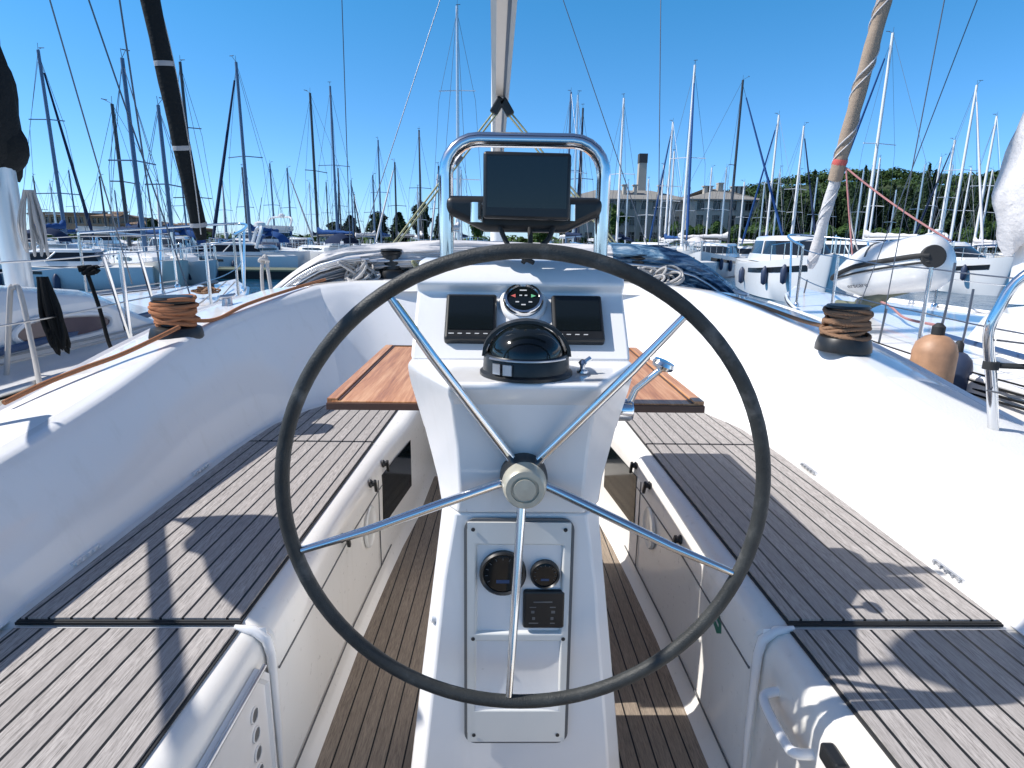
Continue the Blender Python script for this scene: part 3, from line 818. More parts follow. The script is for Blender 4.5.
shd = empty('sprayhood', (0, 0, 0)); shd.parent = YAC; shd.location = -YAC.location
hood(-1.64, .78, 70, 3, 'folded_canvas', M['canvas_white'], shd, .36, 0, .075, amp=.036)
hood(-1.60, -.35, 50, 9, 'canvas_fold', M['canvas_white'], shd, .28, -.09, .05, -.05, .05)
hood(-1.58, -.95, 40, 15, 'canvas_fold', M['canvas_grey'], shd, .24, -.15, .035, -.10, .06)
hood(-1.5, -1.0, 30, 18, 'canvas_fold', M['canvas_white'], shd, .2, -.20, .03, -.13, .06)
def vinyl():
    t = NT('blue_vinyl_window'); t.set(Roughness=.18, Specular_IOR_Level=.6)
    c = t.coord(); a = t.noise(1, 5, .65, t.coord('Object', (5, 5, 26)), 1.2)
    t.l(t.ramp(a, [(.33, (.012, .03, .06)), (.48, (.035, .095, .18)), (.58, (.14, .25, .36)), (.7, (.42, .48, .52))]), t.b.inputs['Base Color'])
    t.bump(a, .5, .03); return t.m
M['vinyl'] = vinyl()
hood(.74, 1.66, 44, 21, 'vinyl_window', M['vinyl'], shd, .40, .012, .10, 0, .03)
hood(.9, 1.64, 40, 33, 'window_fold', M['vinyl'], shd, .34, -.11, .055, -.05, .05)
hood(.95, 1.62, 40, 41, 'window_fold', M['vinyl'], shd, .28, -.18, .04, -.10, .05)
mb = MB(); mb.tube([V((x, 4.42 - .07 * abs(x) ** 2, lerp_tab(HT, abs(x)) - .12)) for x in [-1.6 + .1 * k for k in range(33)]], .012, 8); mb.build('hood_frame', M['steel'], shd, smooth=60)
for x0, x1, off in ((-1.5, -.95, .0), (-1.45, -.9, .03), (-1.55, -1.0, -.03)):
    mb = MB(); mb.tube([V((x0 + (x1 - x0) * k / 8, 4.28 + off, lerp_tab(HT, abs(x0 + (x1 - x0) * k / 8)) - .10 - off * .5)) for k in range(9)], .011, 7); mb.build('hood_frame', M['steel'], shd, smooth=60)
# heaped ropes beside the hood
def rope_heap(c, sx, sy, sz, n, rr, mat, label, loops=1.6):
    e = MB(); c = V(c)
    for k in range(n):
        pts = []; ph = random.uniform(0, 6.3); ox, oy = random.uniform(-.4, .4) * sx, random.uniform(-.4, .4) * sy; tl = random.uniform(.3, 1.0)
        f = random.uniform(.4, 1)
        for i in range(18):
            a = 2 * PI * i / 18 * 1.0
            pts.append(c + V((ox + sx * f * .6 * math.cos(a + ph), oy + sy * f * .6 * math.sin(a), sz * tl * (.5 + .5 * math.sin(a + ph * 2)))))
        e.tube(pts, rr, 6, closed=True)
    return tag(e.build('rope', mat, None, smooth=60), label, 'rope')
rope_heap((-1.02, 4.30, -.285), .17, .10, .15, 14, .009, M['rope_white'], 'heap of white rope beside the black winch left of the console')
rope_heap((-.60, 4.33, -.275), .12, .07, .13, 9, .0085, M['rope_yellow'], 'pale yellow rope coil lying on the coachroof just left of the console')
rope_heap((1.03, 4.28, -.285), .20, .09, .14, 14, .009, M['rope_white'], 'white and grey rope heap on the coachroof just right of the console')
# rope clutches left of the console
mb = MB()
for k in range(5): mb.box(-.74 + k * .045, -.705 + k * .045, 4.45, 4.60, -.27, -.205)
mb.build('rope_clutch', M['black'], YAC, bevel=.01)
# white rope loop hitched on the side deck
e = MB(); e.tube(smooth_path([(-1.60, 4.05, -.36), (-1.60, 4.06, -.22), (-1.585, 4.07, -.13), (-1.565, 4.06, -.13), (-1.555, 4.05, -.22), (-1.54, 4.04, -.36)], 5), .011, 7)
e.tube(smooth_path([(-1.61, 4.05, -.15), (-1.58, 4.03, -.135), (-1.55, 4.05, -.15), (-1.58, 4.08, -.16)], 5), .011, 7, closed=True)
tag(e.build('rope', M['rope_white'], None, smooth=60), 'short white rope loop standing on the left side deck', 'rope')

# ---- mast, boom and rigging
MX, MY = -.115, 8.6
mb = MB(); mb.tube([(MX, MY, -.25), (MX, MY, 5), (MX, MY, 14)], .085, 14); mast = mb.build('mast', M['mast_white'], YAC, smooth=60)
mb = MB(); mb.tube([(MX - 1.9, MY - .15, 4.9), (MX, MY, 4.95), (MX + 1.9, MY - .15, 4.9)], .03, 8); mb.build('spreader', M['alu'], mast, smooth=60)
mb = MB(); rows = []
for i in range(40):
    t = i / 39; y = 8.5 - 6.6 * t
    x = -.10 + .075 * t; zb = 1.17 + .20 * t
    rows.append([V((x + a * .072, y, zb + b * .10)) for (a, b) in ((-.55, -1), (.55, -1), (1, -.6), (1, .7), (.6, 1), (-.6, 1), (-1, .7), (-1, -.6))])
mb.loft(rows, closed_u=True, cap0=True, cap1=True); boom = mb.build('boom', M['boom'], YAC, smooth=30)
mb = MB(); mb.box(-.112, -.085, 8.3, 8.45, 1.0, 1.06); mb.build('gooseneck', M['wire'], boom)
mb = MB(); mb.tube([(-.10 + .075 * k / 20 + .03, 8.45 - 6.5 * k / 20, 1.072 + .20 * k / 20) for k in range(21)], .012, 6); mb.build('outhaul_line', M['wire'], boom)
def line(name, a, b, r, mat, par, n=6):
    m = MB(); m.tube([V(a), V(b)], r, n); return m.build(name, mat, par, smooth=60)
for s in (-1, 1):
    line('shroud', (MX, MY, 4.9), (s * 1.72, 7.1, -.3), .005, M['wire'], YAC)
    line('shroud', (MX + s * 1.9, MY - .15, 4.9), (s * 1.9, 7.7, -.3), .0055, M['wire'], YAC)
    line('shroud', (MX + s * 1.9, MY - .15, 4.9), (MX, MY, 14), .0055, M['wire'], YAC)
# mainsheet bridle
bl = V((-.06, 5.5, 1.14))
mb = MB(); mb.obox(bl + V((-.03, 0, -.05)), (-.5, 0, -.8), (0, 1, 0), (.8, 0, -.5), .07, .03, .035); mb.obox(bl + V((.045, 0, -.06)), (.5, 0, -.8), (0, 1, 0), (.8, 0, .5), .07, .03, .035)
mb.build('mainsheet_block', M['black'], boom, bevel=.01)
for s, x0 in ((-1, -.03), (1, .045)):
    for d in (-.018, .018):
        line('mainsheet', bl + V((x0 + d, 0, -.08)), (s * 1.02 + d, 5.0, -.2), .008, M['rope_yellow'], YAC)
    m = MB(); p = bl.lerp(V((s * 1.02, 5.0, -.2)), .35) + V((x0 * .6, 0, -.03)); dd = (V((s * 1.02, 5, -.2)) - bl).normalized()
    m.obox(p, dd, (0, 1, 0), dd.cross(V((0, 1, 0))), .045, .018, .026); m.build('mainsheet_block', M['wire'], boom, bevel=.008)

# ---- unseen awning roll and hoop, added to shade the right aft bench
mb = MB(); rows = []
for i in range(27):
    x = -.86 + 2.0 * i / 26
    r = .118 * (.6 if i in (0, 26) else 1)
    rows.append([V((x, 1.09 + r * (1 + .16 * noise.noise(V((x * 3, k, 1)))) * math.cos(2 * PI * k / 16), .98 + r * .9 * (1 + .16 * noise.noise(V((x * 3, k, 4)))) * math.sin(2 * PI * k / 16))) for k in range(16)])
mb.loft(rows, closed_u=True, cap0=True, cap1=True); aw = mb.build('added_awning_roll', M['canvas_navy'], YAC, smooth=60)
mb = MB(); mb.tube(smooth_path([(-1.72, -.1, -.66), (-1.70, .1, -.2), (-1.55, .62, .72), (-1.25, 1.0, .95), (-.8, 1.09, .98), (0, 1.09, .985), (.8, 1.09, .98), (1.3, 1.03, .95), (1.58, .62, .72), (1.72, .1, -.2), (1.74, -.1, -.66)], 5), .0125, 8)
mb.build('added_awning_hoop', M['chrome'], aw, smooth=60)

# ---- pushpits, unseen staff and flag added for their shadows
mb = MB()
for s in (1, -1):
    p = [(1.56, 1.86, -.64), (1.505, 1.855, -.42), (1.462, 1.85, -.27), (1.470, 1.845, -.19), (1.515, 1.83, -.085), (1.61, 1.74, .0), (1.70, 1.4, .03), (1.76, .9, .03), (1.78, -.4, .03)]
    if s < 0: p = [(-1.72, .62, -.68), (-1.75, .60, -.2), (-1.78, .5, -.04), (-1.8, .3, .0), (-1.8, -.4, .0)]
    m = MB(); m.tube(smooth_path(p, 6), .0155, 12); pp = m.build('pushpit', M['chrome'], YAC, smooth=60)
    m = MB(); m.tube([(1.73 * s, 1.36 if s > 0 else -.2, -.03), (1.73 * s, 1.36 if s > 0 else -.2, -.66)], .0125, 10); m.build('pushpit_leg', M['chrome'], pp, smooth=60)
    if s > 0:
        m = MB(); m.lathe([(.022, -.012), (.022, .012)], (1.488, 1.852, -.36), (0, 0, 1), 16); m.tube([(1.488, 1.852, -.36), (1.63, 1.80, -.355), (1.9, 1.5, -.36)], .009, 8); m.build('rail_clamp', M['rubber'], pp, smooth=40)
        for z in (-.28, -.44):
            line('lifeline', (1.49, 1.85, z), (1.78, -.3, z + .1), .003, M['wire'], pp)
st = line('added_shadow_staff', (-1.93, 1.86, -.10), (-1.92, .35, .80), .021, M['varnish'], YAC, 10)  # out of view, added to cast the pole shadow on the left bench
line('added_staff_bracket', (-1.74, 1.76, -.66), (-1.93, 1.86, -.08), .016, M['chrome'], YAC, 10)
mb = MB(); rows = []
for i in range(13):
    t = i / 12; row = []
    for k in range(9):
        u = k / 8
        row.append(V((-2.14 + .60 * t + .03 * math.sin(u * 6 + t * 3), 1.80 - .22 * u - .32 * t * u - .10 * t + .06 * math.sin(t * 5), .2 + .10 * math.sin(t * 5 + u * 2) + .1 * u)))
    rows.append(row)
mb.loft(rows); fo = mb.build('added_shadow_flag', M['canvas_blue'], YAC, smooth=60); sm = fo.modifiers.new('th', 'SOLIDIFY'); sm.thickness = .006  # unseen cloth, shaped to cast the broad shadow on the left bench
# ================================================================== LIGHT AND SKY
SUN_AZ = -93.0   # degrees clockwise from straight ahead (+Y)
SUN_EL = 47.0
world = bpy.data.worlds.new('World'); scene.world = world; world.use_nodes = True
wt = world.node_tree; bg = wt.nodes['Background']
sky = wt.nodes.new('ShaderNodeTexSky'); sky.sky_type = 'NISHITA'; sky.sun_disc = False
sky.sun_elevation = R(SUN_EL); sky.sun_rotation = R(SUN_AZ)
sky.altitude = 0; sky.air_density = .62; sky.dust_density = .3; sky.ozone_density = 8
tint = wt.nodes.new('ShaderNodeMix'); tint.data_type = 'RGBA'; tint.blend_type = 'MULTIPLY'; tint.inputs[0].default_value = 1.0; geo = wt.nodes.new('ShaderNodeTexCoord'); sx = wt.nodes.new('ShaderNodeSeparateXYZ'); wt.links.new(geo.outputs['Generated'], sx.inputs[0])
rp = wt.nodes.new('ShaderNodeValToRGB'); e_ = rp.color_ramp.elements; e_[0].position = 0.0; e_[0].color = (.95, 1.0, 1.04, 1); e_[1].position = .32; e_[1].color = (.50, 1.20, 1.20, 1); q_ = e_.new(.52); q_.color = (1.30, 1.12, .94, 1)   # azure low in the sky; unseen overhead tint warmed to set shade fill
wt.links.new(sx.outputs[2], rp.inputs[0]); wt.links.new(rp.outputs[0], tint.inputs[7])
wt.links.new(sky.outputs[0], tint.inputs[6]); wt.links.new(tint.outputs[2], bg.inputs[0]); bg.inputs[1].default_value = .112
sd = bpy.data.lights.new('sun', 'SUN'); sd.energy = 3.5; sd.angle = R(.55); sd.color = (1.0, .955, .90)
so = bpy.data.objects.new('sun', sd); COL.objects.link(so)
dirv = V((math.sin(R(SUN_AZ)) * math.cos(R(SUN_EL)), math.cos(R(SUN_AZ)) * math.cos(R(SUN_EL)), math.sin(R(SUN_EL))))
so.rotation_euler = (-dirv).to_track_quat('-Z', 'Y').to_euler()
so.location = dirv * 30
vs = scene.view_settings
scene.display_settings.display_device = 'sRGB'
vs.view_transform = 'Standard'; vs.look = 'None'; vs.exposure = 0.74; vs.gamma = 1.0; vs.use_curve_mapping = False
scene.cycles.max_bounces = 10; scene.cycles.glossy_bounces = 4; scene.cycles.diffuse_bounces = 7
scene.cycles.caustics_reflective = False; scene.cycles.caustics_refractive = False
scene.cycles.use_denoising = True

# ================================================================== WATER
def water():
    t = NT('harbour_water'); t.set(Roughness=.06, Specular_IOR_Level=.5)
    c = t.coord()
    a = t.noise(1, 4, .6, t.coord('Object', (1.3, .8, 1))); b = t.noise(1, 3, .6, t.coord('Object', (5, 3.2, 1)))
    t.l(t.mix(a, (.004, .045, .10), (.010, .085, .17)), t.b.inputs['Base Color'])
    t.bump(t.math('ADD', t.math('MULTIPLY', a, .8), t.math('MULTIPLY', b, .3)), .8, .2)
    return t.m
mb = MB(); mb.add([(-2500, -60, SEA), (2500, -60, SEA), (2500, 4000, SEA), (-2500, 4000, SEA)], [(0, 1, 2, 3)])
tag(mb.build('water', water()), kind='structure')
# ================================================================== BOATS
BH = [(-.5, .78), (-.35, .92), (-.1, 1.0), (.1, .97), (.25, .82), (.36, .58), (.44, .32), (.485, .11), (.5, .015)]
def hull_rows(L, B, F, bowrise=.25, tum=.93):
    rows = []
    for (t, b) in BH:
        y = t * L; hb = b * B / 2; k = max(0, t + .1) / .6
        f = F + bowrise * k * k + .06 * F * max(0, -t)
        pull = -.06 * L * max(0, (t - .3) / .2) ** 1.5   # raked stem
        rows.append([V((hb, y, f)), V((hb * (1 if t < .3 else .94), y + pull * .4, f * .5)), V((hb * tum * (1 if t < .3 else .86), y + pull, .03)), V((hb * .6, y + pull, -.3))])
    return rows
def make_hull(par, L, B, F, mat, deck, stripe=None, bowrise=.25):
    mb = MB(); rows = smooth_rows(hull_rows(L, B, F, bowrise), 3, 1)
    full = [[V((-p.x, p.y, p.z)) for p in r] + [p for p in reversed(r)] for r in rows]
    full = [[*reversed([V((-p.x, p.y, p.z)) for p in reversed(r)])] for r in rows]
    loop = [[p for p in r] + [V((-p.x, p.y, p.z)) for p in reversed(r)] for r in rows]
    mb.loft(loop, cap0=True, cap1=True)
    h = mb.build('hull', mat, par, smooth=40)
    mb = MB(); drows = [[V((-r[0].x * .985, r[0].y, r[0].z + .004)), V((0, r[0].y, r[0].z + .05)), V((r[0].x * .985, r[0].y, r[0].z + .004))] for r in rows]
    mb.loft(drows); mb.build('deck', deck, par, smooth=40)
    if stripe:
        mb = MB()
        for s in (1, -1):
            st = []
            for r in rows[:-1]:
                a = r[0].lerp(r[1], .16); b = r[0].lerp(r[1], .34)
                st.append([V(((a.x + .006) * s, a.y, a.z)), V(((b.x + .006) * s, b.y, b.z))])
            mb.loft(st)
        mb.build('hull_stripe', stripe, h)
    return rows
def house(par, y0, y1, w, z, h, taper=.72, rake=.5, mat=None, win=True, wmat=None, name='coachroof', mid=.2):
    mb = MB()
    base = [(-w * .8, y0), (w * .8, y0), (w, y0 + .3), (w * .9, y1 - .8), (w * .42, y1), (-w * .42, y1), (-w * .9, y1 - .8), (-w, y0 + .3)]
    top = []
    for (x, y) in base:
        yy = y if y < (y0 + y1) / 2 else y - rake * (1 if abs(x) < w * .5 else .7)
        top.append((x * taper, yy + (.08 if y < (y0 + y1) / 2 else 0)))
    r0 = [V((x, y, z - .05)) for x, y in base]; r1 = [V((x * .98, y, z + h * .62)) for x, y in [(a[0] * .92 + b[0] * .08, a[1] * (1 - mid) + b[1] * mid) for a, b in zip(base, top)]]
    r2 = [V((x, y, z + h)) for x, y in top]
    mb.loft([r0, r1, r2], closed_u=True, cap1=True)
    o = mb.build(name, mat or M['hull_white'], par, smooth=30, bevel=.03)
    if win:
        for s in (1, -1):
            mb = MB(); ya, yb = y0 + .55, y1 - 1.1
            def side(y, q):
                f = min(1, max(0, (y - y0 - .3) / max(.1, (y1 - .8 - y0 - .3))))
                wb = w * (1 - .1 * f); wt = wb * .92 * .98 + .08 * wb * taper
                return V(((wb + (wt - wb) * q / .62 + .012) * s, y, z + h * q))
            mb.loft([[side(ya + (yb - ya) * i / 6, .2 if 0 < i < 6 else .3), side(ya + (yb - ya) * i / 6, .56 if 0 < i < 6 else .46)] for i in range(7)])
            mb.build('window', wmat or M['win'], o)
    return o

def sail_boat(px, py, H, hd, label, L=11, mat='hull_white', mastm='alu', cover='canvas_blue', furl=None, spr=1, group=None, Y=None, stripe=None, bim=None, detail=True, name='sailing_yacht', rake=.0):
    a = ray(px, py)
    if Y is None: Y = (H + SEA) / (a.z / a.y)
    top = aty(px, py, Y)
    th = R(hd)
    ml = L * .07
    # mast foot stands under its top (slight aft rake)
    X = top.x + math.sin(th) * ml; Yc = Y - math.cos(th) * ml
    p = empty(name, (X, Yc, SEA), th, label, 'sailing yacht', group)
    B = L * .31; F = L * .105
    rows = make_hull(p, L, B, F, M[mat], M['deck_grey'], M[stripe] if stripe else None)
    co = house(p, -L * .12, L * .27, B * .33, F + .04, .42, mat=M['hull_white'])
    Hm = top.z - SEA
    mr = .075 + Hm * .0022
    mb = MB(); mb.tube([(0, ml, F), (0, ml - rake * .5, Hm * .5), (0, ml, Hm)], [mr, mr, mr * .8], 10); ma = mb.build('mast', M[mastm], p, smooth=60)
    for k in range(spr):
        z = Hm * ((k + 1) / (spr + 1) + (.06 if spr == 1 else .03)); w = B * (.36 - .07 * k)
        mb = MB(); mb.tube([(-w, ml - .2, z - .02), (0, ml, z + .05), (w, ml - .2, z - .02)], .028, 6); mb.build('spreader', M[mastm], ma)
    mb = MB(); mb.tube([(0, ml, Hm), (.02, ml, Hm + .35)], .012, 5); mb.tube([(0, ml + .02, Hm + .02), (0, ml + .45, Hm + .22)], .012, 5); mb.tube([(-.14, ml + .45, Hm + .22), (.14, ml + .40, Hm + .22)], .02, 5)
    mb.build('wind_vane', M['wire'], ma)
    # boom and stowed sail
    mb = MB(); mb.tube([(0, ml - .1, F + 1.15), (0, ml - L * .36, F + 1.25)], .07, 8); bo = mb.build('boom', M[mastm], p, smooth=60)
    if cover:
        mb = MB(); rw = []
        for i in range(13):
            t = i / 12; y = ml - .05 - L * .35 * t; hh = (.34 if t > .08 else .55) * (1 - .45 * t) * (.96 + .12 * math.sin(i * 2.3))
            rw.append([V((.15 * (1 - .4 * t) * math.cos(2 * PI * k / 8), y, F + 1.28 + hh * .5 + hh * .55 * math.sin(2 * PI * k / 8))) for k in range(8)])
        mb.loft(rw, closed_u=True, cap0=True, cap1=True); mb.build('sail_cover', M[cover], bo, smooth=60)
    tip = V((0, L * .485, F + .28)); hd_ = V((0, ml + .05, Hm * .97))
    if furl:
        q = tip.lerp(hd_, .05); q2 = tip.lerp(hd_, .93)
        mb = MB(); mb.tube([q, q.lerp(q2, .1), q.lerp(q2, .5), q2], [.05, .105, .085, .05], 8); mb.build('furled_headsail', M[furl], p, smooth=60)
    mb = MB(); mb.tube([tip, hd_], .014, 4); mb.build('forestay', M['wire'], p)
    mb = MB(); mb.tube([(0, -L * .49, F + .1), (0, ml, Hm)], .012, 4); mb.build('backstay', M['wire'], p)
    for s in (1, -1):
        z = Hm * (.53 if spr == 1 else .66); w = B * (.36 - .07 * (spr - 1))
        mb = MB(); mb.tube([(s * B * .46, ml - .25, F), (s * w, ml - .2, z), (0, ml, Hm * .98)], .012, 4); mb.build('shroud', M['wire'], p)
        mb = MB(); mb.tube([(s * B * .45, ml + .3, F), (0, ml, Hm * .5)], .010, 4); mb.build('shroud', M['wire'], p)
    if detail:
        # pulpit, pushpit and guard wires
        mb = MB()
        e = [r[0] for r in rows]
        def edge(t): 
            i = min(len(e) - 2, max(0, int(t * (len(e) - 1)))); return e[i].lerp(e[i + 1], t * (len(e) - 1) - i)
        P = [edge(.86) + V((-.06, 0, .6)), edge(.95) + V((-.05, 0, .62)), V((0, e[-1].y - .02, e[-1].z + .64))]
        P = P + [V((-q.x, q.y, q.z)) for q in reversed(P[:-1])]
        mb.tube(P, .02, 6)
        for q in P: mb.tube([q, q - V((0, .05, .6))], .018, 5)
        mb.build('pulpit', M['chrome'], p, smooth=60)
        for s in (1, -1):
            mb = MB()
            for z in (.6, .32): mb.tube([V((s * (edge(t).x - .05), edge(t).y, edge(t).z + z)) for t in [.02 + .14 * k for k in range(7)]], .008, 4)
            for k in range(7):
                q = edge(.02 + .14 * k); mb.tube([V((s * (q.x - .05), q.y, q.z)), V((s * (q.x - .05), q.y, q.z + .6))], .014, 5)
            mb.build('guard_rail', M['chrome'], p)
        if bim:
            mb = MB(); rw = []
            for i in range(7):
                y = -L * .1 - 1.5 * i / 6; hh = 1.0 * math.sin(PI * min(1, .25 + .5 * i / 6)) 
                rw.append([V((B * .33 * math.cos(PI * k / 8), y, F + .35 + hh * (.25 + .75 * math.sin(PI * k / 8) ** .6))) for k in range(9)])
            mb.loft(rw); mb.build('sprayhood', M[bim], p, smooth=60)
        for s in (1, -1):
            for t in (.25, .5):
                q = edge(t); mb = MB(); mb.lathe([(.0, -.36), (.09, -.30), (.11, -.1), (.11, .12), (.06, .22), (.02, .26)], (s * (q.x + .1), q.y, q.z - .42), (0, 0, 1), 10); mb.build('fender', M[random.choice(['fender_white', 'fender_navy'])], p, smooth=60)
    return p

def motor_yacht(px, py, Y, hd, L, label, mat='hull_white', fly=True, arch=True, group=None, name='motor_yacht', win=None):
    c = aty(px, py, Y)
    p = empty(name, (c.x, Y, SEA), R(hd), label, 'motor yacht', group)
    B = L * .33; F = L * .12
    mb = MB()
    rows = make_hull(p, L, B, F, M[mat], M['deck_grey'], None, .45)
    # side windows in the hull
    for s in (1, -1):
        mb = MB(); st = []
        for r in rows[8:19]:
            a = r[0].lerp(r[1], .35); b = r[0].lerp(r[1], .62); st.append([V(((a.x + .012) * s, a.y, a.z)), V(((b.x + .012) * s, b.y, b.z))])
        mb.loft(st); mb.build('hull_window', M['win'], p)
    h1 = L * .092
    def cabin(y0, y1, w, z, h, rk, tp, nm):
        mb = MB()
        prof = [(0, 0), (.28, .0), (.86, .0), (.97, .03), (1.0, .06)]
        def ring(q, sh):
            ww = w * (1 - (1 - tp) * q); ya = y0 + .25 * q; yb = y1 - rk * q
            return [V((-ww, ya, z + h * q)), V((ww, ya, z + h * q)), V((ww, ya + (yb - ya) * .55, z + h * q)), V((ww * .82, ya + (yb - ya) * .85, z + h * q)), V((ww * .4, yb, z + h * q)), V((-ww * .4, yb, z + h * q)), V((-ww * .82, ya + (yb - ya) * .85, z + h * q)), V((-ww, ya + (yb - ya) * .55, z + h * q))]
        mb.loft([ring(0, 0), ring(.3, 0)], closed_u=True)
        mb.loft([ring(.30, 0), ring(.84, 0)], closed_u=True, mi=1)
        mb.loft([ring(.84, 0), ring(.98, 0), [q_ + V((0, 0, h * .06)) for q_ in [V((p_.x * .9, p_.y * .97, p_.z)) for p_ in ring(.98, 0)]]], closed_u=True, cap1=True)
        o = mb.build(nm, [M['hull_white'], win or M['win']], p, smooth=30)
        mb = MB()
        a, b = ring(.28, 0), ring(.86, 0)
        for i in (2, 7):
            mb = MB(); mb.tube([a[i], b[i]], .03, 6); mb.build('window_pillar', M['hull_white'], o)
        return o
    cabin(-L * .24, L * .30, B * .38, F + .06, h1, L * .20, .78, 'cabin')
    if fly:
        mb = MB(); z = F + .06 + h1
        ring = lambda k, zz: [V((-B * .34 * k, -L * .26, zz)), V((B * .34 * k, -L * .26, zz)), V((B * .34 * k, L * .02, zz)), V((B * .2 * k, L * .10, zz)), V((-B * .2 * k, L * .10, zz)), V((-B * .34 * k, L * .02, zz))]
        mb.loft([ring(.94, z + .0), ring(1.0, z + .12), ring(1.02, z + .5), ring(.96, z + .5), ring(.94, z + .15)], closed_u=True, cap0=True, cap1=True)
        mb.build('flybridge', M['hull_white'], p, smooth=30)
    if arch:
        z = F + .06 + h1 + (.5 if fly else 0)
        mb = MB(); P = [V((-B * .36, -L * .2, z - .3)), V((-B * .32, -L * .25, z + .75)), V((0, -L * .26, z + .9)), V((B * .32, -L * .25, z + .75)), V((B * .36, -L * .2, z - .3))]
        mb.tube(smooth_path(P, 4), .10, 6); a = mb.build('radar_arch', M['hull_white'], p, smooth=50)
        mb = MB(); mb.lathe([(.02, 0), (.3, .02), (.3, .2), (.1, .28), (0, .28)], (0, -L * .26, z + .95), (0, 0, 1), 14); mb.build('radar_dome', M['fender_white'], a, smooth=50)
        mb = MB(); mb.tube([(.4, -L * .25, z + .8), (.45, -L * .3, z + 2.6)], .02, 5); mb.build('aerial', M['wire'], a)
    mb = MB(); e = [r[0] for r in rows]; n = len(e)
    P = [V((q.x - .06, q.y, q.z + .55)) for q in e[n // 2:-1]] + [V((0, e[-1].y, e[-1].z + .6))]
    P = P + [V((-q.x, q.y, q.z)) for q in reversed(P[:-1])]
    mb.tube(P, .02, 5)
    for q in P[::2]: mb.tube([q, q - V((0, 0, .55))], .016, 5)
    mb.build('bow_rail', M['chrome'], p, smooth=60)
    for s in (1, -1):
        for t in (.3, .5, .62):
            q = e[int(t * n)]; mb = MB(); mb.lathe([(.0, -.4), (.10, -.33), (.12, -.1), (.12, .12), (.06, .25), (.02, .3)], (s * (q.x + .1), q.y, q.z - .5), (0, 0, 1), 10); mb.build('fender', M['fender_navy'], p, smooth=60)
    return p

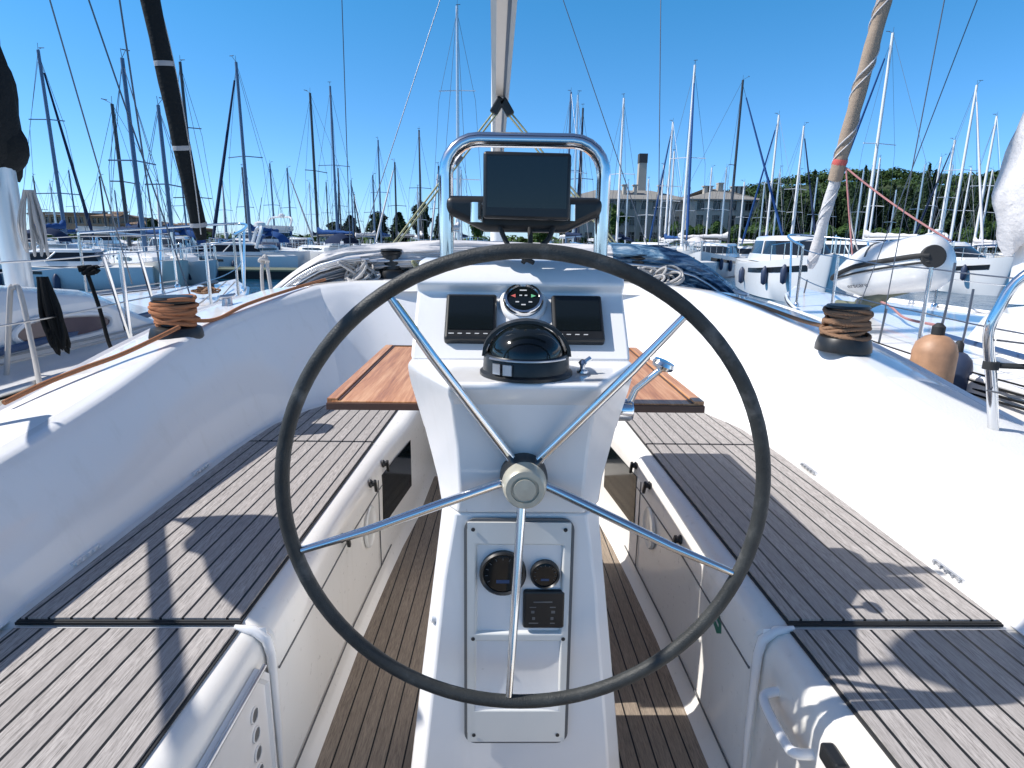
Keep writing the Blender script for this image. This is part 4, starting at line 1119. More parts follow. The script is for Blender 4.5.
G = 'sailing yachts moored across the harbour'
SB = [
 # px, py, H, heading, kwargs, label
 (38, 50, 11.5, 12, dict(mastm='mast_blue', spr=2, furl='canvas_navy', L=9.5, bim='canvas_navy'), 'tall dark masted yacht with twin spreaders right of the black sail bag'),
 (122, 58, 8.8, -130, dict(L=8, mastm='mast_blue', spr=1, cover='canvas_navy', mat='hull_cream'), 'blue masted cream yacht whose mast rises over the tree of the brown building'),
 (112, 104, 8.0, 75, dict(mastm='mast_dark', L=7.5), 'white hulled yacht with short thin dark mast before the brown building'),
 (158, 105, 7.4, -125, dict(mastm='mast_blue', mat='hull_white', L=7.5), 'white yacht with thin blue mast just left of the black furled genoa'),
 (180, 62, 11.5, 8, dict(L=9.5, bim='canvas_blue', mastm='mast_dark', spr=2), 'yacht whose dark mast stands right behind the black furled genoa'),
 (236, 62, 12, 172, dict(L=10, mastm='mast_blue', furl='canvas_navy', spr=1, mat='hull_white', bim='canvas_blue'), 'yacht with leaning blue furled headsail, alone right of the black furled genoa'),
 (310, 93, 12, 60, dict(L=9.5, bim='canvas_navy', mastm='mast_dark', spr=1), 'slim dark masted yacht left of the thick blue mast'),
 (330, 86, 14.5, -170, dict(mastm='mast_blue', spr=1, L=12, cover='canvas_blue'), 'yacht with the thick blue mast rising over the white sprayhood'),
 (326, 182, 10, 0, dict(mastm='mast_dark', L=8, spr=1, detail=False), 'small distant yacht with the lowest mast left of the cypresses'),
 (338, 168, 11, 20, dict(mastm='mast_dark', L=9, furl='canvas_navy', detail=False), 'small distant yacht with dark furled headsail just right of the thick blue mast'),
 (351, 180, 10, -10, dict(mastm='mast_blue', L=8, furl='canvas_navy', detail=False), 'small distant yacht whose short mast stands before the leftmost cypress'),
 (378, 140, 12.5, 175, dict(mastm='mast_blue', L=10), 'yacht with thin mast in front of the middle cypress'),
 (419, 130, 12.5, 10, dict(mastm='mast_dark', L=10, cover='canvas_white'), 'yacht with lone thin mast before the broad cypress left of the guard rail'),
 (457, 6, 16, -5, dict(mastm='alu', spr=2, L=13, cover='canvas_white'), 'yacht with the tallest mast seen through the left half of the guard rail'),
 (571, 92, 14, 12, dict(mastm='mast_blue', spr=1, cover='canvas_navy'), 'left one of three close masts right of the black screen'),
 (578, 95, 13.5, -168, dict(mastm='alu', L=10, cover='canvas_white', mat='hull_cream'), 'cream yacht with pale mast between two dark ones right of the black screen'),
 (583, 108, 13, 170, dict(mastm='mast_dark', L=10, furl='canvas_navy'), 'dark masted yacht with furled sail, rightmost of three close masts beside the screen'),
 (624, 98, 13.5, 160, dict(mastm='mast_white', cover='canvas_navy', bim='canvas_navy'), 'white masted yacht with navy sail cover left of the brick chimney'),
 (664, 165, 10.5, 15, dict(mastm='mast_white', L=9, detail=False, cover='canvas_white'), 'small pale masted yacht just right of the brick chimney'),
 (673, 122, 12.5, 8, dict(mastm='mast_white', furl='canvas_blue', L=10), 'white masted yacht with blue furled headsail before the grey building'),
 (695, 65, 15, 168, dict(mastm='mast_white', furl='canvas_blue', spr=1, cover='canvas_white', L=12, mat='hull_white'), 'yacht with tall white mast and blue furled headsail in front of the grey building'),
 (743, 80, 14.5, -120, dict(mastm='mast_dark', furl='canvas_blue', spr=1, cover='canvas_white', mat='hull_teal', L=11, bim='canvas_white'), 'teal hulled yacht with dark mast, white sail cover and blue furled headsail'),
 (779, 115, 13, 10, dict(mastm='mast_white', furl='canvas_blue', L=10), 'white masted yacht with blue furled headsail where the dark trees begin'),
 (804, 126, 12.5, -172, dict(mastm='mast_white', furl='canvas_navy', L=10, cover='canvas_white'), 'pale masted yacht behind the white motor cruiser, against the dark trees'),
 (893, 33, 15.5, 14, dict(mastm='mast_white', furl='canvas_blue', L=12, spr=1, cover='canvas_white'), 'tallest white masted yacht on the right with single spreader and blue headsail'),
 (955, 140, 11.5, 6, dict(mastm='mast_white', furl='canvas_navy', L=9, detail=False, cover='canvas_blue'), 'shorter white masted yacht with blue sail cover left of the leaning white mast'),
 (977, 85, 14, 172, dict(mastm='mast_white', furl='canvas_white', L=11, cover='canvas_blue'), 'white masted yacht with white furled headsail and blue sail cover near right edge'),
 (997, 116, 12.5, -14, dict(mastm='mast_white', L=10, cover='canvas_white'), 'white masted yacht nearest the crumpled white sail at the right edge'),
]
for (px, py, H, hd, kw, lab) in SB:
    sail_boat(px, py, H, hd, lab, group=G, **kw)
# boats lower in the picture, without a mast of their own in view
MBT = [
 (172, 252, 34, 200, 9, dict(fly=False, arch=False), 'low white motor cruiser with dark wraparound windows behind the left yacht'),
 (262, 240, 62, 160, 12, dict(fly=True, arch=True, mat='hull_blue'), 'dark windowed flybridge cruiser with radar arch left of the white sprayhood'),
 (300, 248, 58, 190, 9, dict(fly=False, arch=False, mat='hull_navy'), 'small navy hulled motor boat left of the white sprayhood'),
 (58, 262, 24, 110, 6.5, dict(fly=False, arch=False), 'small white motor boat beside the mast of the left yacht'),
 (104, 246, 56, 20, 10, dict(fly=True, arch=False), 'white flybridge boat in front of the brown building'),
 (226, 256, 36, 120, 7.5, dict(fly=False, arch=True), 'white motor boat with radar arch right of the black furled genoa'),
 (792, 262, 25, 168, 10.5, dict(fly=False, arch=False), 'large white motor cruiser with dark fenders facing us across the right water'),
 (862, 262, 33, 195, 10, dict(fly=False, arch=False), 'white hard top cruiser behind the tender on the right'),
 (716, 258, 40, 150, 9, dict(fly=False, arch=False), 'white motor boat between the grey building and the folded sprayhood'),
 (940, 262, 30, 175, 10, dict(fly=False, arch=False, mat='hull_white'), 'grey and white cruiser with dark cabin behind the rolled tender'),
 (745, 258, 48, 120, 8, dict(fly=False, arch=False), 'small white motor boat left of the large cruiser with dark fenders'),
 (640, 262, 34, 100, 8, dict(fly=False, arch=False), 'white motor boat lying sideways just right of the guard rail'),
 (905, 256, 44, 100, 9, dict(fly=False, arch=True), 'white motor boat with radar arch beyond the rolled tender'),
 (655, 255, 46, 200, 9, dict(fly=False, arch=False), 'white motor boat moored under the brick chimney'),
]
for (px, py, Y, hd, L, kw, lab) in MBT:
    motor_yacht(px, py, Y, hd, L, lab, group='motor boats across the harbour', **kw)

# a far row of small yachts against the left shore
rb = random.Random(5)
FARG = 'far row of small yachts along the left shore'
for k, px in enumerate(range(40, 470, 21)):
    if 205 < px < 225: continue
    H = rb.uniform(7, 9.5); Y = rb.uniform(58, 82); p = aty(px + rb.uniform(-5, 5), 240, Y); z = H + SEA
    q = V((p.x, Y, z)) - CAM; l = MC.transposed() @ q
    sail_boat(512 + FPX * l.x / -l.z, 384 - FPX * l.y / -l.z, H, rb.choice((0, 180)) + rb.uniform(-25, 25), 'small far yacht in the crowded row along the left shore', L=rb.uniform(7.5, 10), Y=Y, mat=rb.choice(('hull_white', 'hull_white', 'hull_white', 'hull_cream', 'hull_blue')), mastm=rb.choice(('mast_blue', 'alu', 'mast_dark')), cover=rb.choice(('canvas_blue', 'canvas_navy', 'canvas_white')), furl=rb.choice((None, None, 'canvas_white')), detail=False, group=FARG)
for k, px in enumerate(range(605, 1020, 19)):
    H = rb.uniform(8.5, 11); Y = rb.uniform(62, 80); p = aty(px + rb.uniform(-8, 8), 240, Y); z = H + SEA
    q = V((p.x, Y, z)) - CAM; l = MC.transposed() @ q
    sail_boat(512 + FPX * l.x / -l.z, 384 - FPX * l.y / -l.z, H, rb.choice((0, 180)) + rb.uniform(-25, 25), 'small far yacht in the row below the building and conifers', L=rb.uniform(7.5, 9.5), Y=Y, mat=rb.choice(('hull_white', 'hull_white', 'hull_cream')), mastm=rb.choice(('mast_white', 'alu')), cover=rb.choice(('canvas_blue', 'canvas_white')), detail=False, group='far row of small yachts along the right shore')
# ================================================================== NEIGHBOURING YACHTS
def local(p, par):   # world point -> local of an Empty turned about z
    return Matrix.Rotation(-par.rotation_euler.z, 3, 'Z') @ (V(p) - par.location)
def neighbour(bow, ang, L, B, F, label, hullm, stripe=None):
    th = R(ang); fwd = V((-math.sin(th), math.cos(th), 0))
    c = V((bow[0], bow[1], SEA)) - fwd * (L * .5)
    p = empty('sailing_yacht', c, th, label, 'sailing yacht')
    rows = make_hull(p, L, B, F, M[hullm], M['gel'], M[stripe] if stripe else None, .20)
    return p, rows
def edge_at(rows, y, s, inset=.06):
    e = [r[0] for r in rows]
    for a, b in zip(e, e[1:]):
        if a.y <= y <= b.y:
            q = a.lerp(b, (y - a.y) / (b.y - a.y)); return V((s * (q.x - inset), q.y, q.z))
    return V((0, y, e[-1].z))
def rails(p, rows, s, ys, h=.6, name='stanchion', base=.0):
    tops = []
    for y in ys:
        q = edge_at(rows, y, s); m = MB()
        m.tube([q - V((0, 0, .01)), q + V((0, 0, h))], .0125, 8); m.lathe([(.03, 0), (.03, .03), (.016, .05)], q, (0, 0, 1), 10)
        m.build(name, M['chrome'], p, smooth=50); tops.append(q)
    for z in (h - .01, h * .52):
        m = MB(); pts = []
        for a, b in zip(tops, tops[1:]): pts += [a.lerp(b, k / 6) + V((0, 0, z - .012 * math.sin(PI * k / 6))) for k in range(6)]
        pts.append(tops[-1] + V((0, 0, z))); m.tube(pts, .0045, 5); m.build('lifeline', M['steel'], p, smooth=60)
def pulpit(p, rows, y0, ybow, h=.62):
    a = edge_at(rows, y0, 1); b = edge_at(rows, (y0 + ybow) / 2, 1); e = rows[-1][0]
    P = [a + V((0, 0, h)), b + V((0, .1, h + .03)), V((.12, e.y + .05, e.z + h + .05)), V((-.12, e.y + .05, e.z + h + .05)), V((-b.x, b.y + .1, b.z + h + .03)), V((-a.x, a.y, a.z + h))]
    m = MB(); m.tube(smooth_path(P, 5), .014, 8)
    for q, f in ((P[0], a), (P[1], b), (P[4], V((-b.x, b.y, b.z))), (P[5], V((-a.x, a.y, a.z)))): m.tube([q, f], .0125, 8)
    return m.build('pulpit', M['chrome'], p, smooth=60)

# ---- yacht on the left
LN, rw = neighbour((-3.15, 7.35), -7.5, 10.5, 3.1, 1.27, 'white yacht moored to our left with black furled genoa and black sail bag', 'hull_cream')
LF = 1.27
def sl(x, y, z): return V((x, y, z))
lcab = house(LN, -3.4, 3.6, 1.04, LF + .05, .47, .8, 2.6, M['gel'], win=False, mid=.45)
for s in (1, -1):   # long windows with a pale frame
    m = MB()
    def cw(y, q): 
        f = min(1, (y + 3.1) / 5.8); wb = 1.04 * (1 - .1 * max(0, f)); return V((s * (wb * (1 - .033 * q / .62) + .008), y, LF + .05 + .47 * q))
    ptsA = [(1.42, .12), (1.95, .14), (2.08, .26), (2.0, .38), (1.55, .44), (1.36, .30)]
    m.add([cw(y, q) + V((s * .006, 0, 0)) for y, q in ptsA], [tuple(range(6))]); w = m.build('window', M['win_brown'], lcab)
    m = MB(); m.tube(smooth_path([cw(y, q) + V((s * .006, 0, 0)) for y, q in ptsA + ptsA[:1]], 4), .017, 6); m.build('frame', M['gel'], w, smooth=60)
    m = MB(); m.tube([V((s * 1.17, -3.2, LF + .085)), V((s * 1.12, .5, LF + .11)), V((s * .78, 2.9, LF + .16))], .022, 6); m.build('genoa_track', M['stripe'], LN)
    m = MB(); m.tube([edge_at(rw, y, s, .015) + V((0, 0, .02)) for y in [-5.2 + .45 * k for k in range(23)]], .02, 6); m.build('toe_rail', M['steel'], LN, smooth=60)
    rails(LN, rw, s, (-4.6, -3.2, -1.9, -.75, .45, 1.7, 2.9, 3.9, 4.7))
pulpit(LN, rw, 3.9, 5.2)
# mast, black sail bag, boom
mp = local(aty(11, 232, 4.55), LN); ml = V((mp.x, mp.y, 0))
m = MB(); m.tube([(ml.x, ml.y, LF + .3), (ml.x, ml.y, 7), (ml.x, ml.y - .05, 14.4)], .085, 14); lm = m.build('mast', M['alu'], LN, smooth=60)
m = MB(); m.tube([(ml.x - 1.0, ml.y - .1, 6.6), (ml.x, ml.y, 6.65), (ml.x + 1.0, ml.y - .1, 6.6)], .03, 6); m.build('spreader', M['alu'], lm)
m = MB(); m.tube([(ml.x, ml.y - .1, 2.35), (ml.x - .1, ml.y - 4.2, 2.4)], .07, 10); lb = m.build('boom', M['alu'], LN, smooth=60)
m = MB(); rr = []
for i in range(34):   # bag: bulges round the mast then runs aft along the boom
    t = i / 33; y = ml.y + .16 - 4.1 * t
    zt = 3.55 - .9 * min(1, t * 4) if t > .02 else 3.1
    zb = 2.36 + .02 * math.sin(i)
    row = []
    for k in range(16):
        a = 2 * PI * k / 16; w = 1 + .18 * noise.noise(V((t * 14, math.cos(a) * 2, math.sin(a) * 2)))
        wd = (.16 + .06 * math.sin(min(1, t * 8) * PI * .5)) * w
        row.append(V((ml.x - .02 + wd * math.cos(a) * (1 if i else .5), y, (zt + zb) / 2 + (zt - zb) / 2 * math.sin(a) * w)))
    rr.append(row)
m.loft(rr, closed_u=True, cap0=True, cap1=True); m.build('sail_bag', M['canvas_black'], LN, smooth=60)
def bag_front(zc, rz, rx, seed, off):
    m = MB(); rr = []
    for i in range(13):
        v = -PI / 2 + PI * i / 12
        rr.append([V((ml.x + off + rx * math.cos(v) * math.cos(2 * PI * k / 16) * (1 + .15 * noise.noise(V((k * .7, i * .5, seed)))), ml.y + .02 + .2 * math.cos(v) * math.sin(2 * PI * k / 16), zc + rz * math.sin(v) * (1 + .1 * noise.noise(V((k * .5, seed, i * .3)))))) for k in range(16)])
    m.loft(rr, closed_u=True); return m.build('mast_cover', M['canvas_black'], LN, smooth=60)
bag_front(2.92, .36, .15, 1, -.03); bag_front(2.60, .20, .165, 5, -.01); bag_front(3.5, .75, .07, 8, -.06)
# furled genoa with its black strip and white bands
A = local(aty(212.5, 300, 6.75), LN); Bq = local(V((-3.66, 4.6, 12.2)), LN)
A.z = LF + .25
q0 = A.lerp(Bq, .035); q1 = A.lerp(Bq, .9)
m = MB(); n = 60; m.tube([q0.lerp(q1, k / n) for k in range(n + 1)], [.05 if k == 0 else (.07 + .012 * min(1, k / 6)) * (1 + .05 * math.sin(k * 1.7)) for k in range(n + 1)], 12)
fg = m.build('furled_genoa', M['canvas_black'], LN, smooth=60)
for k in range(8):
    t = .047 + k * .058; c = A.lerp(Bq, t); d = (Bq - A).normalized()
    m = MB(); m.lathe([(.0855, -.022), (.087, 0), (.0855, .022)], c, d, 14, caps=False); m.build('sail_tie', M['canvas_grey'], fg, smooth=60)
m = MB(); pts = []
for k in range(60):
    t = .04 + .5 * k / 59; a = k * .11 + 2.2; d = (Bq - A).normalized(); e1 = d.cross(V((0, 1, 0))).normalized(); e2 = d.cross(e1)
    pts.append(A.lerp(Bq, t) + (e1 * math.cos(a) + e2 * math.sin(a)) * .087)
m.tube(pts, .006, 5); m.build('sail_edge_line', M['rope_white'], fg)
m = MB(); m.lathe([(.09, 0), (.09, .015), (.04, .02), (.04, .10), (.09, .105), (.09, .12)], A + V((0, 0, -.12)), (Bq - A), 16); m.build('furling_drum', M['black'], LN, smooth=40)
line('forestay', A - V((0, -.05, .22)), A, .008, M['wire'], LN)
line('forestay', q1, V((ml.x, ml.y + .05, 14.3)), .008, M['wire'], LN)
for s in (1, -1):
    q = edge_at(rw, ml.y - .2, s, .1)
    line('shroud', q, V((ml.x + s * 1.0, ml.y - .1, 6.6)), .006, M['wire'], LN); line('shroud', V((ml.x + s * 1.0, ml.y - .1, 6.6)), V((ml.x, ml.y, 14.2)), .006, M['wire'], LN)
    line('shroud', edge_at(rw, ml.y + .35, s, .12), V((ml.x, ml.y, 6.7)), .006, M['wire'], LN)
    m = MB(); m.tube([q, q.lerp(V((ml.x + s, ml.y - .1, 6.6)), .06)], .011, 8); m.build('rigging_screw', M['steel'], LN)
line('baby_stay', V((0, ml.y + 1.1, LF + .3)), V((ml.x, ml.y, 6.6)), .006, M['wire'], LN)
# deck gear of the left yacht
for x in (-.55, .55):
    m = MB(); m.tube(smooth_path([(x, -1.2, LF + .50), (x, -1.1, LF + .57), (x, .2, LF + .575), (x, 1.0, LF + .56), (x, 1.1, LF + .48)], 4), .013, 6); m.build('grab_rail', M['steel'], LN, smooth=60)
for x0, x1 in ((.25, .9), (.35, 1.05), (-.3, -.95)):
    m = MB(); m.tube(smooth_path([(x0, 4.6, LF + .26), (x1, 2.8, LF + .12), (x1 + .1, 1.2, LF + .09), (x1 + .15, -1.0, LF + .09)], 5), .007, 5); m.build('sheet', M['rope_white'], LN)
for y in (1.55, 1.9):
    q = edge_at(rw, y, 1); m = MB(); m.tube([q + V((0, 0, .58)), q + V((-.02, .16, .0))], .011, 6); m.build('gate_brace', M['chrome'], LN)
rope_heap(LN.location + Matrix.Rotation(LN.rotation_euler.z, 3, 'Z') @ V((.75, 2.3, LF + .10)), .16, .14, .08, 9, .008, M['rope_white'], 'loose white rope heap on the side deck of the left yacht')
rope_heap(RN_POS if False else LN.location + Matrix.Rotation(LN.rotation_euler.z, 3, 'Z') @ V((.45, 3.9, LF + .20)), .15, .15, .07, 8, .009, M['rope_tan'], 'brown rope heap on the foredeck of the left yacht')
# things hanging on the left yacht
def hang_rope(name, top, drop, w, n, rr, mat, label, sway=.0):
    e = MB(); top = V(top)
    for k in range(n):
        x = random.uniform(-w, w); d = drop * random.uniform(.75, 1.0); b = random.uniform(.3, 1) * w
        e.tube(smooth_path([top + V((x * .3, 0, 0)), top + V((x - b * .4 + sway * .5, random.uniform(-.03, .03), -d * .55)), top + V((x + sway, random.uniform(-.04, .04), -d)), top + V((x + b * .5 + sway * .5, random.uniform(-.03, .03), -d * .5)), top + V((x * .4 + .01, .01, 0))], 5), rr, 6)
    return tag(e.build(name, mat, None, smooth=60), label, 'rope')
hang_rope('rope', aty(27, 190, 4.45), .46, .07, 9, .008, M['rope_white'], 'white rope coils hanging on the mast of the left yacht below the black bag')
tb = aty(40, 277, 3.12)
hang_rope('rope', tb, .40, .045, 18, .0075, M['rope_black'], 'black rope bundle hanging over the guard wire of the left yacht', .05)
e = MB()
e.tube(smooth_path([aty(-6, 480, 2.95), aty(6, 380, 3.05), aty(10, 296, 3.05), aty(13, 288, 3.05), aty(20, 292, 3.05), aty(33, 350, 2.95), aty(43, 403, 2.75)], 6), .012, 8)
tag(e.build('rope', M['rope_white'], None, smooth=60), 'white mooring rope looped over the guard wire at the left edge', 'rope')
e = MB(); e.tube(smooth_path([aty(88, 275, 3.62), aty(100, 310, 3.6), aty(108, 340, 3.55), aty(114, 354, 3.5)], 5), .011, 7); tag(e.build('rope', M['rope_black'], None, smooth=60), 'single black rope slanting from the guard wire to the left yacht deck', 'rope')
m = MB(); cb = aty(89, 270, 3.62)
for k in range(7): m.tube([cb + V((-.05 + .10 * j / 8, .022 * math.sin(k * 1.7 + j), .018 * math.cos(k * 2.1 + j * .6))) for j in range(9)], [.006, .012, .014, .012, .013, .014, .012, .011, .006], 6)
tag(m.build('rope', M['rope_black'], None, smooth=60), 'small black rope lashing tied on top of the left guard wire', 'rope')

# ---- yacht on the right
RN, rw2 = neighbour((3.66, 7.75), 6.0, 10.5, 3.1, 1.24, 'white yacht moored to our right with white furled genoa and tan fender', 'hull_white')
rcab = house(RN, -3.4, 2.2, 1.05, LF + .03, .40, .78, .9, M['gel'], win=True)
m = MB(); m.obox((.0, 1.15, LF + .46), (1, 0, 0), (0, 1, -.06), (0, .06, 1), .30, .30, .025); m.build('hatch', M['win_brown'], rcab, bevel=.015)
for x in (-.62, .62):
    m = MB(); m.obox((x, .2, LF + .44), (1, 0, 0), (0, 1, 0), (0, 0, 1), .26, .7, .03); m.build('roof_cover', M['canvas_tan'], rcab, bevel=.02)
for s in (1, -1):
    m = MB(); m.tube([edge_at(rw2, y, s, .015) + V((0, 0, .02)) for y in [-5.2 + .45 * k for k in range(23)]], .018, 6); m.build('toe_rail', M['gel'], RN, smooth=60)
    rails(RN, rw2, s, (-4.4, -3.1, -2.0, -.85, .35, 1.5, 2.75, 3.9))
    m = MB(); m.tube([V((s * 1.2, -2.6, LF + .06)), V((s * 1.15, .4, LF + .08)), V((s * .95, 1.8, LF + .12))], .018, 6); m.build('genoa_track', M['stripe'], RN)
pulpit(RN, rw2, 3.9, 5.2)
mp = local(aty(1034, 230, 4.75), RN); mr = V((mp.x, mp.y, 0))
m = MB(); m.tube([(mr.x, mr.y, LF + .3), (mr.x, mr.y, 7), (mr.x, mr.y - .05, 14.4)], .09, 14); rm = m.build('mast', M['mast_white'], RN, smooth=60)
m = MB(); m.tube([(mr.x, mr.y - .1, 2.3), (mr.x + .1, mr.y - 4.2, 2.35)], .07, 10); m.build('boom', M['mast_white'], RN, smooth=60)
m = MB(); rr = []
for i in range(30):
    t = i / 29; z = 1.98 + 2.3 * t
    wd = lerp_tab([(0, .14), (.06, .22), (.18, .26), (.34, .225), (.55, .15), (.8, .09), (1, .06)], t)
    rr.append([V((mr.x - .03 + wd * math.cos(2 * PI * k / 20) * (1 + .30 * noise.noise(V((k * .8, z * 3.5, 3)))), mr.y - .05 + wd * 1.2 * math.sin(2 * PI * k / 20) * (1 + .3 * noise.noise(V((z * 3, k * .8, 9)))), z + .06 * math.sin(k * 1.3))) for k in range(20)])
m.loft(rr, closed_u=True, cap0=True, cap1=True); m.build('crumpled_sail', M['canvas_white'], RN, smooth=60)
m = MB(); rr = []
for i in range(20):
    t = i / 19; y = mr.y + .1 - 4.0 * t
    rr.append([V((mr.x + .02 + .2 * math.cos(2 * PI * k / 12) * (1 + .25 * noise.noise(V((t * 12, k, 2)))), y, 2.62 - .15 * t + .27 * math.sin(2 * PI * k / 12))) for k in range(12)])
m.loft(rr, closed_u=True, cap0=True, cap1=True); m.build('stowed_sail', M['canvas_white'], RN, smooth=60)
# furled genoa, white with a spiral line, red band and mesh lower part
A = local(aty(809, 266, 7.2), RN); A.z = LF + .33
Bq = local(aty(884, 2, 6.42), RN); d = (Bq - A); Bq = A + d * 4.2; d = d.normalized()
n = 80
m = MB(); m.tube([A.lerp(Bq, .012 + .085 * k / 12) for k in range(13)], [.03] + [.056 + .005 * math.sin(k) for k in range(12)], 12); gl = m.build('genoa_foot', M['canvas_white'], RN, smooth=60)
m = MB(); m.tube([A.lerp(Bq, .097 + .8 * k / n) for k in range(n + 1)], [(.070 - .022 * k / n) * (1 + .05 * math.sin(k * 1.9)) for k in range(n + 1)], 12); fg = m.build('furled_genoa', M['canvas_tan'], RN, smooth=60)
e1 = d.cross(V((0, 1, 0))).normalized(); e2 = d.cross(e1)
for ph, rr_ in ((0, .008), (1.0, .006)):
    m = MB(); m.tube([A.lerp(Bq, .015 + .45 * k / 160) + (e1 * math.cos(k * .32 + ph) + e2 * math.sin(k * .32 + ph)) * (.073 if k > 30 else .059) for k in range(161)], rr_, 5); m.build('sail_edge_line', M['canvas_white'], fg, smooth=60)
bc = aty(842, 161, 6.88); bl_ = local(bc, RN)
t_ = (bl_ - A).dot(d); bl_ = A + d * t_
m = MB(); m.lathe([(.070, -.03), (.076, 0), (.072, .03)], bl_, d, 14); m.lathe([(.060, -.08), (.066, -.06), (.062, -.035)], bl_, d, 14, mi=1); m.build('sail_tie', [M['red_mark'], M['wire']], fg, smooth=60)
line('forestay', A - V((0, -.06, .3)), A, .01, M['wire'], RN)
line('forestay', Bq - (Bq - A) * .1, V((mr.x, mr.y, 14.3)), .008, M['wire'], RN)
for s in (1, -1):
    q = edge_at(rw2, mr.y - .2, s, .12)
    line('shroud', q, V((mr.x + s * 1.0, mr.y - .1, 6.6)), .004, M['wire'], RN); line('shroud', V((mr.x + s, mr.y - .1, 6.6)), V((mr.x, mr.y, 14.2)), .006, M['wire'], RN)
    q2 = edge_at(rw2, mr.y + .4, s, .2); line('shroud', q2, V((mr.x, mr.y, 6.7)), .004, M['wire'], RN)
    for w_ in (q, q2):
        m = MB(); m.tube([w_, w_.lerp(V((mr.x + s * .8, mr.y - .1, 6.6)), .05)], .008, 8); m.build('rigging_screw', M['wire'], RN)
# red lines from the tie
wb = bc + V((0, -.1, -.08))
for k, (tgt, mat) in enumerate((((856, 292, 6.4), 'rope_red'), ((951, 241, 5.75), 'rope_red'), ((858, 250, 6.6), 'rope_white'))):
    e = MB(); e.tube(sag(wb, aty(*tgt), .03 if k != 2 else .1), .010, 6)
    tag(e.build('rope', M[mat], None, smooth=60), ('red rope dropping steeply from the furled genoa tie to the right foredeck', 'red and white rope running right from the genoa tie to the mast', 'slack white rope from the furled genoa tie down to the right foredeck')[k], 'rope')
e = MB(); e.tube(smooth_path([aty(856, 292, 6.4), aty(888, 340 - 35, 5.6), aty(905, 318, 5.1), aty(940, 326, 4.6)], 5), .011, 6); tag(e.build('rope', M['rope_red'], None, smooth=60), 'red rope lying across the deck of the right yacht below the tender', 'rope')
# tender rolled over on the foredeck
tA = aty(834, 283, 6.3); tB = aty(948, 264, 5.35)
tc = (tA + tB) / 2; ax = (tB - tA); TL = ax.length; ax.normalize()
tn = empty('inflatable_tender', tc - V((0, 0, .3)), 0, 'white inflatable tender with dark rubbing strake rolled over on the right foredeck', 'tender', world=True)
side = ax.cross(V((0, 0, 1))).normalized()
if side.y > 0: side = -side    # towards us
upv = side.cross(ax) if side.cross(ax).z > 0 else ax.cross(side)
m = MB(); rr = []
for i in range(25):
    t = i / 24
    r = .235 * (min(1, (t / .35)) ** .55 if t < .35 else 1) * (1 if t < .86 else math.sqrt(max(.0, 1 - ((t - .86) / .17) ** 2)))
    r = max(r, .02)
    c = tA + ax * TL * t + upv * (.03 + .02 * math.sin(t * 3))
    rr.append([c + side * r * 1.0 * math.cos(2 * PI * k / 24) + upv * r * 1.08 * math.sin(2 * PI * k / 24) for k in range(24)])
m.loft(rr, closed_u=True, cap0=True, cap1=True); m.build('hull_tube', M['hull_white'], tn, smooth=60)
def on_tender(t, a, off=.006):
    r = .235 * (min(1, (t / .35)) ** .55 if t < .35 else 1) * (1 if t < .86 else math.sqrt(max(.0, 1 - ((t - .86) / .17) ** 2))) + off
    c = tA + ax * TL * t + upv * (.03 + .02 * math.sin(t * 3))
    return c + side * r * math.cos(R(a)) + upv * r * 1.08 * math.sin(R(a))
for a, w in ((12, .024), (-2, .010)):
    m = MB(); m.tube([on_tender(.02 + .94 * k / 24, a) for k in range(25)], w, 6); m.build('rubbing_strake', M['rubber'], tn, smooth=60)
m = MB(); cdir = (side * .62 + ax * .78).normalized(); m.lathe([(.10, -.05), (.10, .004), (.092, .012), (0, .012)], on_tender(.975, 12, -.012), cdir, 24); m.build('tube_end_cap', M['rubber'], tn, smooth=40)
m = MB(); m.tube([on_tender(.44, a, .004) for a in range(30, 120, 8)], .008, 5); m.build('tube_seam', M['gasket'], tn)
m = MB(); m.tube(smooth_path([tA + ax * .03 + V((0, -.05, -.20)), tA + ax * .25 + V((0, -.1, -.24)), tA + ax * .5 + V((0, -.06, -.2)), tA + ax * .9 + V((0, -.02, -.16))], 5), [.03] * 5 + [.07] * 6 + [.03] * 5, 8, squash=None); m.build('floor_flap', simple('khaki_canvas', (.13, .14, .10), .8), tn, smooth=60)
fc = bpy.data.curves.new('tender_lettering', 'FONT'); fc.body = 'erscare'; fc.size = .075; fc.extrude = .001; fc.align_x = 'CENTER'
tmp = bpy.data.objects.new('lettering_curve', fc); COL.objects.link(tmp); bpy.context.view_layer.update()
fm = bpy.data.meshes.new_from_object(tmp.evaluated_get(bpy.context.evaluated_depsgraph_get())); fm.materials.clear(); fm.materials.append(M['gasket'])
bpy.data.objects.remove(tmp); fo = bpy.data.objects.new('lettering', fm); COL.objects.link(fo)
ctr = on_tender(.36, -34, .006); axl = (on_tender(.44, -34) - on_tender(.28, -34)).normalized(); nrm = (side * math.cos(R(-38)) + upv * math.sin(R(-38))).normalized()
nrm = (nrm - axl * nrm.dot(axl)).normalized(); fy_ = nrm.cross(axl).normalized()
if fy_.z < 0: fy_ = -fy_
fx_ = fy_.cross(nrm)
mtx = Matrix((fx_, fy_, nrm)).transposed().to_4x4(); mtx.translation = ctr - tn.location
fo.parent = tn; fo.matrix_local = mtx
